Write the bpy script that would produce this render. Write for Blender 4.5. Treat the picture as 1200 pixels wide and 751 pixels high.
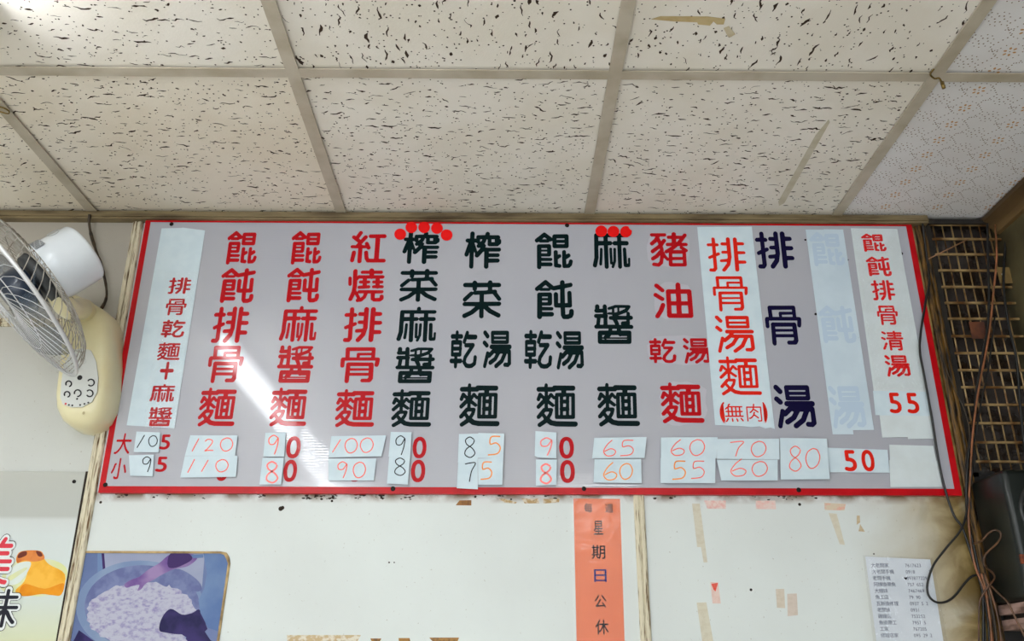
import bpy, bmesh, math, random
from mathutils import Vector, Matrix
from mathutils.geometry import tessellate_polygon

for _o in list(bpy.data.objects):
    bpy.data.objects.remove(_o)
SC = bpy.context.scene
COL = SC.collection

# ------------------------------------------------------------------ camera, world, light, exposure
F_PX = 1050.336
EYE = Vector((0, 0, 1.45))
RT = Vector((0.99995871, -0.0089775, 0.00140461))
UP = Vector((-0.00467261, -0.37544676, 0.92683218))
FW = Vector((0.00779328, 0.92680048, 0.37547321))
cam_data = bpy.data.cameras.new('camera')
cam_data.sensor_width = 36.0
cam_data.lens = 36.0 * F_PX / 1200.0
cam_data.clip_start = 0.02
cam = bpy.data.objects.new('camera', cam_data)
COL.objects.link(cam)
cam.matrix_world = Matrix(((RT.x, UP.x, -FW.x, EYE.x), (RT.y, UP.y, -FW.y, EYE.y),
                           (RT.z, UP.z, -FW.z, EYE.z), (0, 0, 0, 1)))
SC.camera = cam

world = bpy.data.worlds.new('daylight')
SC.world = world
world.use_nodes = True
bg = world.node_tree.nodes['Background']
bg.inputs[0].default_value = (0.90, 0.96, 1.0, 1)     # overcast street beyond the open shop front
bg.inputs[1].default_value = 2.3
TUBE_STRENGTH = 30.0                                   # fluorescent tubes
FILL_STRENGTH = 15.0                                  # added unseen panels that brighten the whole room
SC.view_settings.view_transform = 'Standard'
SC.view_settings.look = 'None'
SC.view_settings.gamma = 1.0
SC.view_settings.use_curve_mapping = False
SC.view_settings.exposure = 0.42

# ------------------------------------------------------------------ measured room
D = 1.95106            # back wall, distance from the camera
ZC = 2.51468           # ceiling height
XR = 1.215             # right wall
XL = -2.6
YF = -2.6              # open shop front
TILE = 0.606
GX0 = -1.00694         # a ceiling bar; the others follow every TILE
GY0 = 1.39163


def ray(u, v):
    return FW + RT * ((u - 600) / F_PX) - UP * ((v - 375.5) / F_PX)


def W(u, v, off=0.0):
    """point of the back wall (or of a plane `off` in front of it) seen at u, v in the photograph"""
    d = ray(u, v)
    return EYE + d * ((D - off) / d.y)


def CE(u, v, off=0.0):
    d = ray(u, v)
    return EYE + d * ((ZC - off - EYE.z) / d.z)


# ------------------------------------------------------------------ materials
def srgb(r, g, b):
    def f(c):
        c /= 255.0
        return c / 12.92 if c <= 0.04045 else ((c + 0.055) / 1.055) ** 2.4
    return (f(r), f(g), f(b), 1)


MATS = {}


def mat(name, rgb, rough=0.6, metal=0.0, rgb2=None, scale=40, stretch=(1, 1, 1), lo=0.4, hi=0.6,
        bump=0.0, bscale=80, bstretch=(1, 1, 1), spec=0.5, detail=4.0, coat=0.0):
    if name in MATS:
        return MATS[name]
    m = bpy.data.materials.new(name)
    m.use_nodes = True
    nt = m.node_tree
    b = nt.nodes['Principled BSDF']
    b.inputs['Base Color'].default_value = srgb(*rgb)
    b.inputs['Roughness'].default_value = rough
    b.inputs['Metallic'].default_value = metal
    b.inputs['Specular IOR Level'].default_value = spec
    if coat:
        b.inputs['Coat Weight'].default_value = coat
        b.inputs['Coat Roughness'].default_value = 0.07
    tc = nt.nodes.new('ShaderNodeTexCoord')

    def noise(sc, st, det):
        mp = nt.nodes.new('ShaderNodeMapping')
        mp.inputs['Scale'].default_value = st
        nt.links.new(tc.outputs['Object'], mp.inputs[0])
        n = nt.nodes.new('ShaderNodeTexNoise')
        n.inputs['Scale'].default_value = sc
        n.inputs['Detail'].default_value = det
        nt.links.new(mp.outputs[0], n.inputs['Vector'])
        return n
    if rgb2:
        n = noise(scale, stretch, detail)
        r = nt.nodes.new('ShaderNodeValToRGB')
        r.color_ramp.elements[0].position = lo
        r.color_ramp.elements[1].position = hi
        r.color_ramp.elements[0].color = srgb(*rgb)
        r.color_ramp.elements[1].color = srgb(*rgb2)
        nt.links.new(n.outputs[0], r.inputs[0])
        nt.links.new(r.outputs[0], b.inputs['Base Color'])
    if bump:
        n2 = noise(bscale, bstretch, 3.0)
        bp = nt.nodes.new('ShaderNodeBump')
        bp.inputs['Strength'].default_value = bump
        bp.inputs['Distance'].default_value = 0.004
        nt.links.new(n2.outputs[0], bp.inputs['Height'])
        nt.links.new(bp.outputs[0], b.inputs['Normal'])
    MATS[name] = m
    return m


def emit(name, rgb, s):
    m = bpy.data.materials.new(name)
    m.use_nodes = True
    b = m.node_tree.nodes['Principled BSDF']
    b.inputs['Base Color'].default_value = (0.8, 0.8, 0.8, 1)
    b.inputs['Emission Color'].default_value = rgb + (1,)
    b.inputs['Emission Strength'].default_value = s
    return m


def film(name, amount=0.25, bscale=60, strength=0.8):
    """clear wrinkled tape or film: transparent with a glossy sheen"""
    m = bpy.data.materials.new(name)
    m.use_nodes = True
    nt = m.node_tree
    for n in list(nt.nodes):
        if n.type != 'OUTPUT_MATERIAL':
            nt.nodes.remove(n)
    out = [n for n in nt.nodes if n.type == 'OUTPUT_MATERIAL'][0]
    tr = nt.nodes.new('ShaderNodeBsdfTransparent')
    tr.inputs[0].default_value = (1, 1, 1, 1)
    gl = nt.nodes.new('ShaderNodeBsdfGlossy')
    gl.inputs['Roughness'].default_value = 0.12
    mx = nt.nodes.new('ShaderNodeMixShader')
    mx.inputs[0].default_value = amount
    tc = nt.nodes.new('ShaderNodeTexCoord')
    n2 = nt.nodes.new('ShaderNodeTexNoise')
    n2.inputs['Scale'].default_value = bscale
    n2.inputs['Distortion'].default_value = 1.5
    bp = nt.nodes.new('ShaderNodeBump')
    bp.inputs['Strength'].default_value = strength
    bp.inputs['Distance'].default_value = 0.006
    nt.links.new(tc.outputs['Object'], n2.inputs['Vector'])
    nt.links.new(n2.outputs[0], bp.inputs['Height'])
    nt.links.new(bp.outputs[0], gl.inputs['Normal'])
    nt.links.new(tr.outputs[0], mx.inputs[1])
    nt.links.new(gl.outputs[0], mx.inputs[2])
    nt.links.new(mx.outputs[0], out.inputs[0])
    return m


# ------------------------------------------------------------------ object helpers
def tag(o, label=None, cat=None, group=None, kind=None):
    if label:
        o['label'] = label
    if cat:
        o['category'] = cat
    if group:
        o['group'] = group
    if kind:
        o['kind'] = kind
    return o


def empty(name, loc, label, cat, group=None, kind=None):
    o = bpy.data.objects.new(name, None)
    COL.objects.link(o)
    o.location = loc
    o.empty_display_size = 0.02
    return tag(o, label, cat, group, kind)


def link(name, me, mats, parent=None, smooth=False):
    o = bpy.data.objects.new(name, me)
    COL.objects.link(o)
    for m in (mats if isinstance(mats, (list, tuple)) else [mats]):
        me.materials.append(m)
    if parent is not None:
        o.parent = parent
        o.matrix_parent_inverse = Matrix.Translation(-parent.location) if parent.type == 'EMPTY' else parent_inv(parent)
    if smooth:
        for p in me.polygons:
            p.use_smooth = True
    return o


def parent_inv(p):
    m = Matrix.Identity(4)
    while p is not None:
        m = Matrix.Translation(-p.location) @ m if p.type == 'EMPTY' else m
        p = p.parent if p.type != 'EMPTY' else None
    return Matrix.Identity(4)


class MB:
    """collects faces for one mesh object"""
    def __init__(s):
        s.v = []
        s.f = []
        s.mi = []

    def add(s, verts, faces, m=0):
        k = len(s.v)
        s.v += [tuple(p) for p in verts]
        for f in faces:
            s.f.append([i + k for i in f])
            s.mi.append(m)
        return s

    def box(s, a, b, m=0):
        x0, y0, z0 = (min(a[i], b[i]) for i in range(3))
        x1, y1, z1 = (max(a[i], b[i]) for i in range(3))
        return s.add([(x0, y0, z0), (x1, y0, z0), (x1, y1, z0), (x0, y1, z0), (x0, y0, z1), (x1, y0, z1), (x1, y1, z1), (x0, y1, z1)],
                     [(0, 3, 2, 1), (4, 5, 6, 7), (0, 1, 5, 4), (1, 2, 6, 5), (2, 3, 7, 6), (3, 0, 4, 7)], m)

    def rbox(s, a, b, r=0.003, m=0):
        """box with bevelled edges"""
        bm = bmesh.new()
        bmesh.ops.create_cube(bm, size=1.0)
        ce = [(a[i] + b[i]) / 2 for i in range(3)]
        sz = [abs(b[i] - a[i]) for i in range(3)]
        for v in bm.verts:
            v.co = Vector((ce[i] + v.co[i] * sz[i] for i in range(3)))
        bmesh.ops.bevel(bm, geom=list(bm.edges), offset=r, segments=3, affect='EDGES', profile=0.6)
        return s.addbm(bm, m)

    def addbm(s, bm, m=0):
        bm.verts.ensure_lookup_table()
        bm.verts.index_update()
        s.add([v.co for v in bm.verts], [[v.index for v in f.verts] for f in bm.faces], m)
        bm.free()
        return s

    def prism(s, pts, vec, m=0):
        """polygon pts (3d, coplanar) extruded by vec"""
        n = len(pts)
        vec = Vector(vec)
        P = [Vector(p) for p in pts]
        k = len(s.v)
        s.v += [tuple(p) for p in P] + [tuple(p + vec) for p in P]
        fs = [list(range(n)), list(range(2 * n - 1, n - 1, -1))] + [[i, i + n, (i + 1) % n + n, (i + 1) % n] for i in range(n)]
        for f in fs:
            s.f.append([i + k for i in f])
            s.mi.append(m)
        return s

    def tube(s, pts, r, seg=8, m=0, cap=True, smooth=0):
        pts = [Vector(p) for p in pts]
        if smooth:
            pts = catmull(pts, smooth)
        rs = r if isinstance(r, (list, tuple)) else None
        rings = []
        t = (pts[1] - pts[0]).normalized()
        n = t.orthogonal().normalized()
        for i, p in enumerate(pts):
            if i == 0:
                tt = pts[1] - pts[0]
            elif i == len(pts) - 1:
                tt = pts[-1] - pts[-2]
            else:
                tt = pts[i + 1] - pts[i - 1]
            tt.normalize()
            n = (n - tt * n.dot(tt)).normalized()
            b = tt.cross(n)
            rr = rs[min(len(rs) - 1, int(i * len(rs) / len(pts)))] if rs else r
            rings.append([p + (n * math.cos(2 * math.pi * j / seg) + b * math.sin(2 * math.pi * j / seg)) * rr for j in range(seg)])
        k = len(s.v)
        for g in rings:
            s.v += [tuple(p) for p in g]
        for i in range(len(rings) - 1):
            for j in range(seg):
                a = k + i * seg + j
                b2 = k + i * seg + (j + 1) % seg
                s.f.append([a, b2, b2 + seg, a + seg])
                s.mi.append(m)
        if cap:
            s.f.append([k + j for j in range(seg)][::-1])
            s.mi.append(m)
            s.f.append([k + (len(rings) - 1) * seg + j for j in range(seg)])
            s.mi.append(m)
        return s

    def lathe(s, prof, M4, seg=32, m=0):
        """profile [(r, z)] turned round local z"""
        k = len(s.v)
        for r, z in prof:
            for j in range(seg):
                a = 2 * math.pi * j / seg
                s.v.append(tuple(M4 @ Vector((r * math.cos(a), r * math.sin(a), z))))
        for i in range(len(prof) - 1):
            for j in range(seg):
                a = k + i * seg + j
                b = k + i * seg + (j + 1) % seg
                s.f.append([a, b, b + seg, a + seg])
                s.mi.append(m)
        return s

    def disc(s, c, r, off_n, h, seg=20, m=0, sx=1.0):
        """short cylinder on the wall, centre c, standing out by h toward the room"""
        pts = [Vector(c) + Vector((math.cos(2 * math.pi * j / seg) * r * sx, 0, math.sin(2 * math.pi * j / seg) * r)) for j in range(seg)]
        return s.prism(pts, (0, -h, 0), m)

    def build(s, name, mats, parent=None, smooth=False):
        me = bpy.data.meshes.new(name)
        me.from_pydata(s.v, [], s.f)
        me.update()
        o = link(name, me, mats, parent, smooth)
        for p, i in zip(me.polygons, s.mi):
            p.material_index = i
        bm = bmesh.new()
        bm.from_mesh(me)
        bmesh.ops.recalc_face_normals(bm, faces=bm.faces)
        bm.to_mesh(me)
        bm.free()
        return o


def catmull(P, n):
    out = []
    for i in range(len(P) - 1):
        p0 = P[max(0, i - 1)]
        p1 = P[i]
        p2 = P[i + 1]
        p3 = P[min(len(P) - 1, i + 2)]
        for k in range(n):
            t = k / n
            out.append(0.5 * ((2 * p1) + (p2 - p0) * t + (2 * p0 - 5 * p1 + 4 * p2 - p3) * t * t + (3 * p1 - p0 - 3 * p2 + p3) * t ** 3))
    out.append(P[-1].copy())
    return out


# ------------------------------------------------------------------ lettering
GLYPH_SETS = [('B', '餛飩乾湯麵麻醬榨菜紅燒排骨豬油'), ('T', '排骨湯麵'), ('B', '清無肉()＋大小'),
              ('B', '0'), ('T', '0'), ('B', '5'), ('T', '5'), ('K', '每週星期日公休'),
              ('P', '美'), ('Q', '美'), ('R', '美'), ('P', '味'), ('Q', '味'), ('R', '味'),
              ('N', '大老闆家手機阿姨換帶魚工嫂妹修理雞店瓦斯0123456789')]
# outlines of the characters: x, y pairs on a 255 grid, one list for each contour
OUTLINES = [
    [[74,26,67,31,28,62,25,69,25,72,27,76,31,81,37,82,47,78,53,82,97,82,102,80,105,76,113,76,120,73,120,104,123,109,128,113,199,113,204,111,207,108,209,101,209,45,207,41,204,37,199,35,130,36,127,37,123,40,120,45,120,54,119,55,85,29,80,26],[76,54,79,54,88,61,89,63,66,63],[144,59,185,59,186,60,186,65,184,66,144,66,143,65],[144,84,184,84,186,85,186,88,186,89,184,90,145,90,143,88],[45,91,40,93,36,100,35,219,37,224,44,229,50,229,54,227,58,224,59,220,59,214,61,213,111,213,116,211,119,208,121,202,118,195,114,192,110,191,62,191,61,190,60,189,60,185,61,184,112,184,115,182,118,179,120,175,119,171,117,168,113,166,62,165,61,165,60,163,60,160,61,159,104,159,108,157,111,154,113,150,114,131,114,101,112,96,108,92,104,90],[61,113,90,113,91,114,91,119,89,120,62,120,61,119],[136,123,129,126,126,132,127,211,130,216,134,219,159,222,163,220,166,218,168,214,168,208,166,204,163,201,150,198,149,175,151,173,166,163,168,159,168,155,167,151,162,146,158,146,149,148,149,131,148,128,143,124],[181,123,176,125,172,131,172,192,173,215,176,220,181,223,208,222,213,220,225,208,228,196,230,184,228,180,224,176,222,175,215,175,211,177,209,181,205,196,200,200,195,200,194,175,214,162,218,157,218,152,215,145,208,141,203,142,194,147,193,129,191,126,187,123],[61,132,90,132,91,133,91,140,89,141,61,141,60,139]],
    [[79,26,70,32,28,65,25,72,27,78,31,82,36,84,41,83,49,79,53,82,56,83,101,83,106,81,109,76,115,78,125,81,158,75,158,144,156,145,149,145,148,144,148,100,146,94,139,89,135,88,130,90,126,94,124,99,125,159,126,163,129,167,135,169,159,170,161,210,167,222,172,227,176,229,200,229,219,222,223,218,229,205,230,188,228,182,225,178,221,176,214,176,211,177,205,183,204,198,203,201,194,204,186,204,185,203,185,196,184,171,184,170,186,169,211,169,218,166,221,160,219,92,216,85,209,82,202,83,197,88,196,93,197,144,195,145,184,145,183,72,185,69,216,63,220,61,223,58,225,54,225,48,222,44,218,40,214,40,184,45,183,44,183,36,180,30,174,27,168,27,162,30,158,36,158,50,125,57,89,28,85,26],[81,53,83,53,99,67,65,67,68,63],[47,91,43,92,39,96,37,102,35,216,37,222,43,228,51,229,56,227,59,224,63,215,113,215,118,214,123,210,125,205,125,200,123,196,118,192,114,191,65,191,63,190,63,189,63,185,64,184,116,184,121,179,123,175,122,171,120,168,116,166,65,165,63,165,63,163,63,160,64,159,106,159,113,155,116,147,116,100,115,96,112,93,108,90],[64,112,92,112,93,113,93,118,91,119,65,119,63,118],[63,132,91,132,92,133,92,139,90,141,64,141,63,139]],
    [[77,24,73,25,69,29,67,33,67,44,40,44,34,49,31,55,32,61,37,68,41,70,65,70,66,71,67,74,65,76,49,76,42,78,38,80,36,85,36,159,38,164,42,166,61,167,62,175,61,176,60,177,38,177,32,179,30,182,28,187,28,192,31,198,35,201,40,203,60,203,61,223,65,229,72,231,78,230,83,223,85,203,110,203,116,201,122,195,124,202,138,219,144,225,150,227,169,230,193,228,196,227,219,213,222,210,223,206,228,169,225,163,218,158,212,158,205,162,203,167,200,194,198,197,186,204,170,205,159,203,156,202,148,193,153,175,207,112,210,104,207,97,205,95,198,92,144,93,143,92,151,72,160,74,213,74,220,72,225,68,227,61,227,57,225,52,220,48,217,47,163,46,165,37,161,29,155,26,151,26,146,28,143,30,121,81,120,89,122,93,125,96,133,99,133,108,135,113,139,116,143,117,168,117,170,118,131,163,123,189,118,180,112,177,87,177,85,176,85,175,85,168,86,167,104,167,110,164,113,162,114,156,114,136,117,124,115,114,117,87,115,82,112,79,104,76,89,76,88,75,88,71,90,70,113,70,117,68,121,65,123,59,122,52,118,47,114,44,89,44,90,35,87,28,82,25],[56,102,94,102,95,103,95,111,93,112,57,112,55,110],[56,135,93,134,94,135,94,142,92,143,57,143,55,141]],
    [[41,24,35,27,31,33,31,38,32,43,53,66,59,69,63,69,68,67,72,63,74,59,74,53,72,49,52,27,45,24],[92,26,86,29,83,37,85,91,87,96,91,98,95,99,197,99,202,97,206,94,208,88,208,37,207,32,202,27,198,26],[106,50,185,50,187,51,187,55,186,56,185,57,108,57,106,56],[106,73,184,73,186,73,186,76,186,78,184,78,108,78,106,77],[38,79,33,81,28,88,28,94,29,98,50,117,56,119,64,117,68,113,70,108,69,104,67,99,49,82,42,79],[87,101,81,103,78,107,75,114,76,119,79,123,82,125,86,127,92,127,93,128,75,144,70,140,63,138,57,139,53,143,32,217,33,223,37,229,44,231,50,229,53,226,69,174,74,175,81,172,109,149,117,153,106,171,74,190,70,195,69,203,71,207,75,211,80,213,87,212,121,191,126,186,147,154,150,152,164,152,165,153,164,155,151,182,111,211,109,219,110,223,113,228,120,231,128,230,167,202,172,197,193,155,195,152,198,152,200,157,200,198,197,200,182,199,177,201,172,206,171,209,171,215,174,220,179,223,204,225,209,223,223,211,225,206,223,139,221,132,216,128,222,125,226,120,227,112,224,105,219,102,214,101]],
    [[73,25,69,28,67,32,66,41,37,42,31,44,27,51,27,56,29,60,35,65,65,65,66,65,67,67,66,85,61,81,51,71,47,69,43,69,40,70,37,73,27,98,27,102,29,105,33,109,39,109,43,106,49,94,57,100,27,130,26,137,30,143,35,145,40,144,64,122,65,121,66,123,65,139,59,141,56,144,29,175,26,179,27,187,30,191,33,192,41,191,52,180,55,182,60,190,60,194,32,213,30,217,30,221,32,226,38,230,45,229,76,210,92,221,121,227,218,228,226,224,229,218,229,212,226,206,219,203,125,202,103,198,92,190,92,189,102,172,108,152,108,146,105,142,100,140,84,140,83,138,83,124,84,122,104,136,111,136,116,130,116,185,118,190,123,192,207,192,211,191,215,188,216,182,217,77,214,72,210,70,175,70,174,69,174,63,175,61,176,60,208,60,213,59,218,54,219,50,219,46,218,41,214,37,210,36,116,35,111,36,104,42,84,42,83,41,84,35,83,30,79,26],[123,60,143,59,148,60,149,62,149,69,123,70,119,74,117,84,116,85,103,71,100,70,96,70,91,73,84,83,84,65,116,65,120,63],[136,88,140,88,141,90,141,105,140,111,141,116,141,129,141,139,139,144,141,151,141,171,140,173,139,173,136,173,135,171],[168,88,171,88,172,89,171,101,159,101,159,90],[189,88,197,88,198,90,197,171,197,173,195,173,188,173,187,171,187,155,189,147,188,139,188,116,189,112,188,105],[98,92,100,91,109,100,117,101,116,126,112,121,90,104],[158,120,171,120,172,127,170,135,158,135],[158,156,171,156,170,173,157,173,157,159],[70,159,86,158,87,159,86,164,76,179,74,177,65,166,65,164]],
    [[132,26,129,28,125,32,124,44,123,45,46,45,40,49,38,57,35,171,25,210,26,214,29,219,35,222,40,222,44,220,48,214,59,171,59,119,61,109,87,108,88,108,89,110,89,220,92,226,98,229,104,229,110,225,112,219,112,109,113,108,129,107,134,103,136,99,140,105,144,107,147,108,161,108,162,109,162,220,167,227,172,229,179,227,183,223,184,219,185,109,186,108,214,108,218,107,223,103,225,99,224,91,222,88,217,85,185,84,185,67,186,66,218,66,222,64,226,61,227,56,227,53,225,49,220,45,147,45,145,43,146,37,144,31,139,26],[61,66,88,66,88,84,61,84],[113,66,161,66,162,68,162,84,161,85,147,85,143,86,136,93,133,88,130,86,127,85,113,85,112,83,112,68],[124,119,121,120,118,124,119,201,122,206,130,207,126,218,127,221,130,225,135,226,139,224,141,221,153,190,155,126,153,122,149,120,143,121,140,125,138,184,136,192,134,194,133,124,130,120],[197,119,192,122,191,127,192,204,193,214,197,219,202,221,222,220,227,217,229,212,230,176,228,173,226,171,222,171,219,173,217,179,217,199,215,201,212,201,210,128,209,124,206,120,202,118],[72,120,68,123,67,126,64,170,60,203,62,210,66,212,73,211,75,209,76,206,80,170,82,131,82,127,80,122,77,120]],
    [[41,26,37,29,34,34,33,50,29,57,29,61,31,65,36,69,43,70,72,69,73,70,73,74,71,75,35,75,31,77,28,80,26,86,28,92,33,96,40,97,40,101,36,129,31,131,27,135,25,140,26,144,30,149,34,151,97,151,99,151,99,153,98,159,97,160,53,160,48,162,45,165,43,169,42,181,41,218,44,226,51,229,207,229,213,227,216,222,217,214,218,171,217,166,214,162,207,160,167,160,165,159,165,154,166,152,167,152,222,152,227,149,229,145,230,142,229,138,226,134,221,131,212,131,211,129,213,123,212,116,212,107,214,106,218,106,226,103,229,98,229,92,226,87,220,84,214,84,214,72,212,68,209,65,203,64,202,63,218,42,219,36,217,33,212,30,175,29,138,29,127,33,104,40,100,43,98,46,99,52,104,55,121,52,120,66,101,67,96,71,95,35,91,28,85,26,81,26,78,28,75,31,73,35,73,48,58,49,56,48,57,37,55,31,49,26],[141,45,147,44,149,45,149,61,147,65,137,68,134,65,134,48],[161,45,190,45,191,46,186,51,161,61,160,60,160,51],[194,69,196,69,195,84,194,85,153,84],[95,76,101,79,120,80,122,85,110,86,108,87,103,91,103,99,105,103,108,105,123,107,134,128,134,130,96,130,96,100,99,86,99,82],[61,97,73,97,75,98,74,128,73,130,58,130,56,129],[148,106,192,106,194,107,194,110,192,112,173,113,169,115,166,118,164,122,166,131,157,131,156,130,156,124],[120,152,141,152,142,153,142,159,140,160,120,160,119,159],[66,184,79,184,74,189,71,194,69,195,66,194],[112,184,149,184,156,191,161,191,165,189,193,189,194,190,194,194,192,195,106,195,105,194,108,191],[65,203,73,203,77,206,66,206,65,205],[89,203,191,203,193,204,193,205,191,206,89,206,86,206]],
    [[67,25,61,28,56,34,55,64,38,64,32,69,30,75,32,81,35,85,40,87,45,87,46,88,26,148,26,155,28,159,33,163,37,164,43,162,48,157,54,140,53,217,56,225,61,228,67,229,73,227,77,220,78,145,80,137,85,148,83,158,85,163,89,167,96,169,105,165,130,137,135,136,135,218,137,224,143,229,149,230,155,228,160,223,161,218,161,198,163,197,213,196,218,194,222,188,223,182,220,178,216,174,212,173,163,173,161,172,161,168,162,167,163,166,210,166,216,165,220,162,222,157,222,154,220,149,217,146,214,145,163,145,162,143,162,137,164,136,220,136,225,133,229,128,229,124,227,118,224,115,218,114,155,114,151,113,143,113,142,112,145,104,144,100,137,93,142,85,148,70,151,69,152,70,153,76,153,99,155,103,158,105,163,107,208,107,211,106,226,94,229,88,229,74,227,70,221,65,223,60,223,56,220,50,214,46,166,46,165,45,165,36,163,33,159,29,152,27,147,29,142,33,141,36,139,45,97,46,94,47,90,52,89,56,90,64,81,64,80,62,81,38,80,33,77,29,74,27],[112,69,121,69,123,70,120,76,113,82,112,80],[175,69,192,69,192,84,175,84],[81,88,90,87,93,91,98,94,93,100,92,103,93,109,96,114,102,116,106,116,112,114,111,120,98,134,97,134,95,128]],
    [[165,26,159,30,155,39,102,39,96,30,88,27,81,29,78,33,75,39,37,39,32,41,28,45,26,51,27,56,30,60,33,62,37,63,76,64,77,76,84,83,79,88,73,85,65,87,29,121,26,129,28,135,31,138,35,140,39,140,44,138,82,101,89,104,112,103,114,104,114,105,114,139,113,141,35,141,28,146,25,153,26,157,29,161,33,164,90,165,92,166,68,187,29,206,26,211,25,216,26,220,29,225,33,227,40,228,82,207,113,181,114,182,114,218,115,222,119,227,123,229,129,229,132,228,137,224,138,221,138,181,139,179,163,200,212,225,219,225,223,223,226,219,228,211,226,206,223,203,179,180,162,165,163,164,219,163,223,162,228,157,230,151,229,147,226,142,217,139,212,140,140,140,138,139,138,104,139,102,146,102,183,99,211,134,216,136,221,136,226,133,229,128,230,125,227,119,207,92,206,84,204,79,198,75,183,76,182,76,181,74,181,65,182,63,216,63,222,61,226,58,227,53,227,49,225,44,218,39,182,39,179,31,176,28,172,26],[101,64,155,63,157,65,157,77,152,79,143,80,97,81,96,80,100,75]],
    [[74,27,68,32,52,58,45,55,39,54,33,56,29,63,29,69,32,73,64,99,64,102,54,115,32,115,26,119,25,125,27,132,33,135,69,136,69,216,71,222,74,226,79,228,84,228,89,226,93,222,94,218,94,136,116,135,122,142,130,144,137,139,140,131,126,100,120,95,116,94,112,95,107,99,105,104,105,109,107,114,106,115,93,115,88,110,89,108,118,71,120,65,117,58,115,56,111,54,104,54,98,58,80,81,79,81,73,76,71,73,90,41,89,35,85,29,80,27],[133,48,128,50,124,56,124,63,127,69,135,72,161,72,163,73,163,198,161,200,136,199,133,194,132,190,127,156,123,151,116,149,109,151,106,155,104,159,109,198,111,203,121,220,128,224,220,224,224,223,229,219,231,214,230,208,226,202,218,200,193,200,191,198,191,80,190,74,191,72,214,72,221,70,225,63,226,59,224,54,220,49,215,47],[46,149,40,151,35,158,28,206,28,214,31,218,35,221,40,223,47,220,51,214,59,163,58,159,56,154,53,150]],
    [[148,27,141,32,138,40,100,40,96,42,91,48,92,55,95,58,98,60,139,60,140,61,141,67,139,68,92,68,84,67,80,68,75,73,74,41,72,37,69,33,64,31,57,32,52,36,49,42,49,51,52,133,48,165,33,210,34,216,39,221,46,223,54,219,57,214,68,184,71,188,81,206,81,208,76,212,75,217,75,220,77,225,81,228,85,229,108,226,112,223,131,204,140,178,143,177,156,178,158,210,159,214,162,217,175,226,211,226,217,223,228,214,231,206,230,192,227,187,222,184,217,183,209,187,207,193,207,201,204,203,183,204,181,202,181,178,219,177,222,176,226,172,228,167,225,159,221,157,90,157,85,159,81,167,74,158,77,135,76,101,86,89,104,89,106,94,105,99,92,99,90,100,86,104,85,109,87,115,91,117,95,118,106,118,107,120,107,129,89,130,85,131,82,134,80,139,80,142,82,147,87,150,112,149,120,149,126,148,143,147,147,146,151,142,152,139,152,135,149,130,143,127,133,128,131,125,132,119,144,117,148,114,150,108,149,104,145,100,130,99,130,90,131,89,147,89,154,91,163,89,177,89,177,99,166,99,161,102,159,107,159,111,163,117,169,118,178,118,179,120,178,127,170,127,162,131,160,135,160,139,164,145,167,146,183,146,192,149,200,146,220,146,226,142,227,137,224,130,217,127,205,127,203,125,203,119,214,118,218,117,221,115,223,109,222,104,217,99,203,99,201,92,202,89,218,89,223,86,227,80,227,76,225,72,218,68,170,68,168,67,168,61,169,60,210,60,215,56,216,53,216,49,215,45,212,42,208,40,167,40,164,33,160,29,155,27],[33,76,28,78,25,83,27,120,28,126,31,130,34,132,40,132,44,129,47,125,45,88,44,82,41,78,37,76],[87,177,116,177,117,178,113,192,101,203]],
    [[140,26,133,29,129,35,128,40,128,56,105,56,100,60,98,65,98,71,100,75,104,77,108,78,128,79,129,80,128,103,105,104,100,108,98,112,99,120,105,124,128,125,129,143,127,149,126,150,95,153,89,156,87,162,87,166,88,170,94,174,104,174,116,173,120,173,121,174,119,180,96,209,94,214,95,220,97,224,101,227,107,229,114,226,117,224,143,191,145,186,154,147,154,38,152,32,149,29,145,27],[173,27,167,31,164,38,162,214,164,221,168,226,173,228,178,228,185,225,189,218,190,183,222,182,227,179,230,174,229,166,223,160,218,159,190,158,190,130,192,129,218,129,222,128,228,124,230,120,230,116,227,110,225,107,221,106,190,105,190,87,191,79,216,78,219,77,226,73,227,65,224,58,218,55,191,54,191,37,188,32,182,27],[61,28,55,31,52,36,52,60,33,61,29,64,25,69,25,76,29,81,33,83,50,83,52,84,52,112,51,126,30,136,27,142,28,149,33,154,38,155,49,150,51,151,51,202,49,204,35,204,31,206,29,209,26,216,27,220,30,225,34,227,42,228,57,228,61,227,64,225,73,213,75,208,75,140,91,132,95,127,95,120,93,116,89,114,84,113,76,116,75,114,75,84,76,83,86,83,90,80,94,74,93,68,90,65,87,62,76,60,76,39,74,33,73,31,68,28]],
    [[57,26,51,29,48,32,47,35,48,82,47,83,35,83,32,84,28,88,25,95,25,133,28,138,31,140,34,141,39,141,43,139,46,135,47,131,47,108,48,103,50,102,59,103,66,102,188,102,192,102,205,102,206,104,203,126,205,133,212,137,215,137,221,136,224,132,227,124,230,99,230,91,226,86,222,84,204,83,204,34,201,29,198,27,194,26],[70,48,181,47,183,49,183,55,182,56,181,57,112,57,108,61,106,64,107,83,73,83,71,83,71,81],[124,73,182,72,183,73,183,82,181,83,125,83,124,82],[65,111,61,113,57,116,55,120,55,128,52,217,54,222,57,226,60,228,65,229,73,226,75,222,77,209,77,188,79,187,175,187,176,188,176,196,172,202,170,203,145,203,141,204,136,210,135,214,137,219,140,223,146,224,182,224,189,222,192,219,199,208,201,203,200,128,199,120,196,114,188,111,182,112],[79,133,173,133,174,134,175,143,173,144,80,144,78,142],[78,159,174,158,175,159,175,169,173,170,79,170,78,168]],
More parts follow.
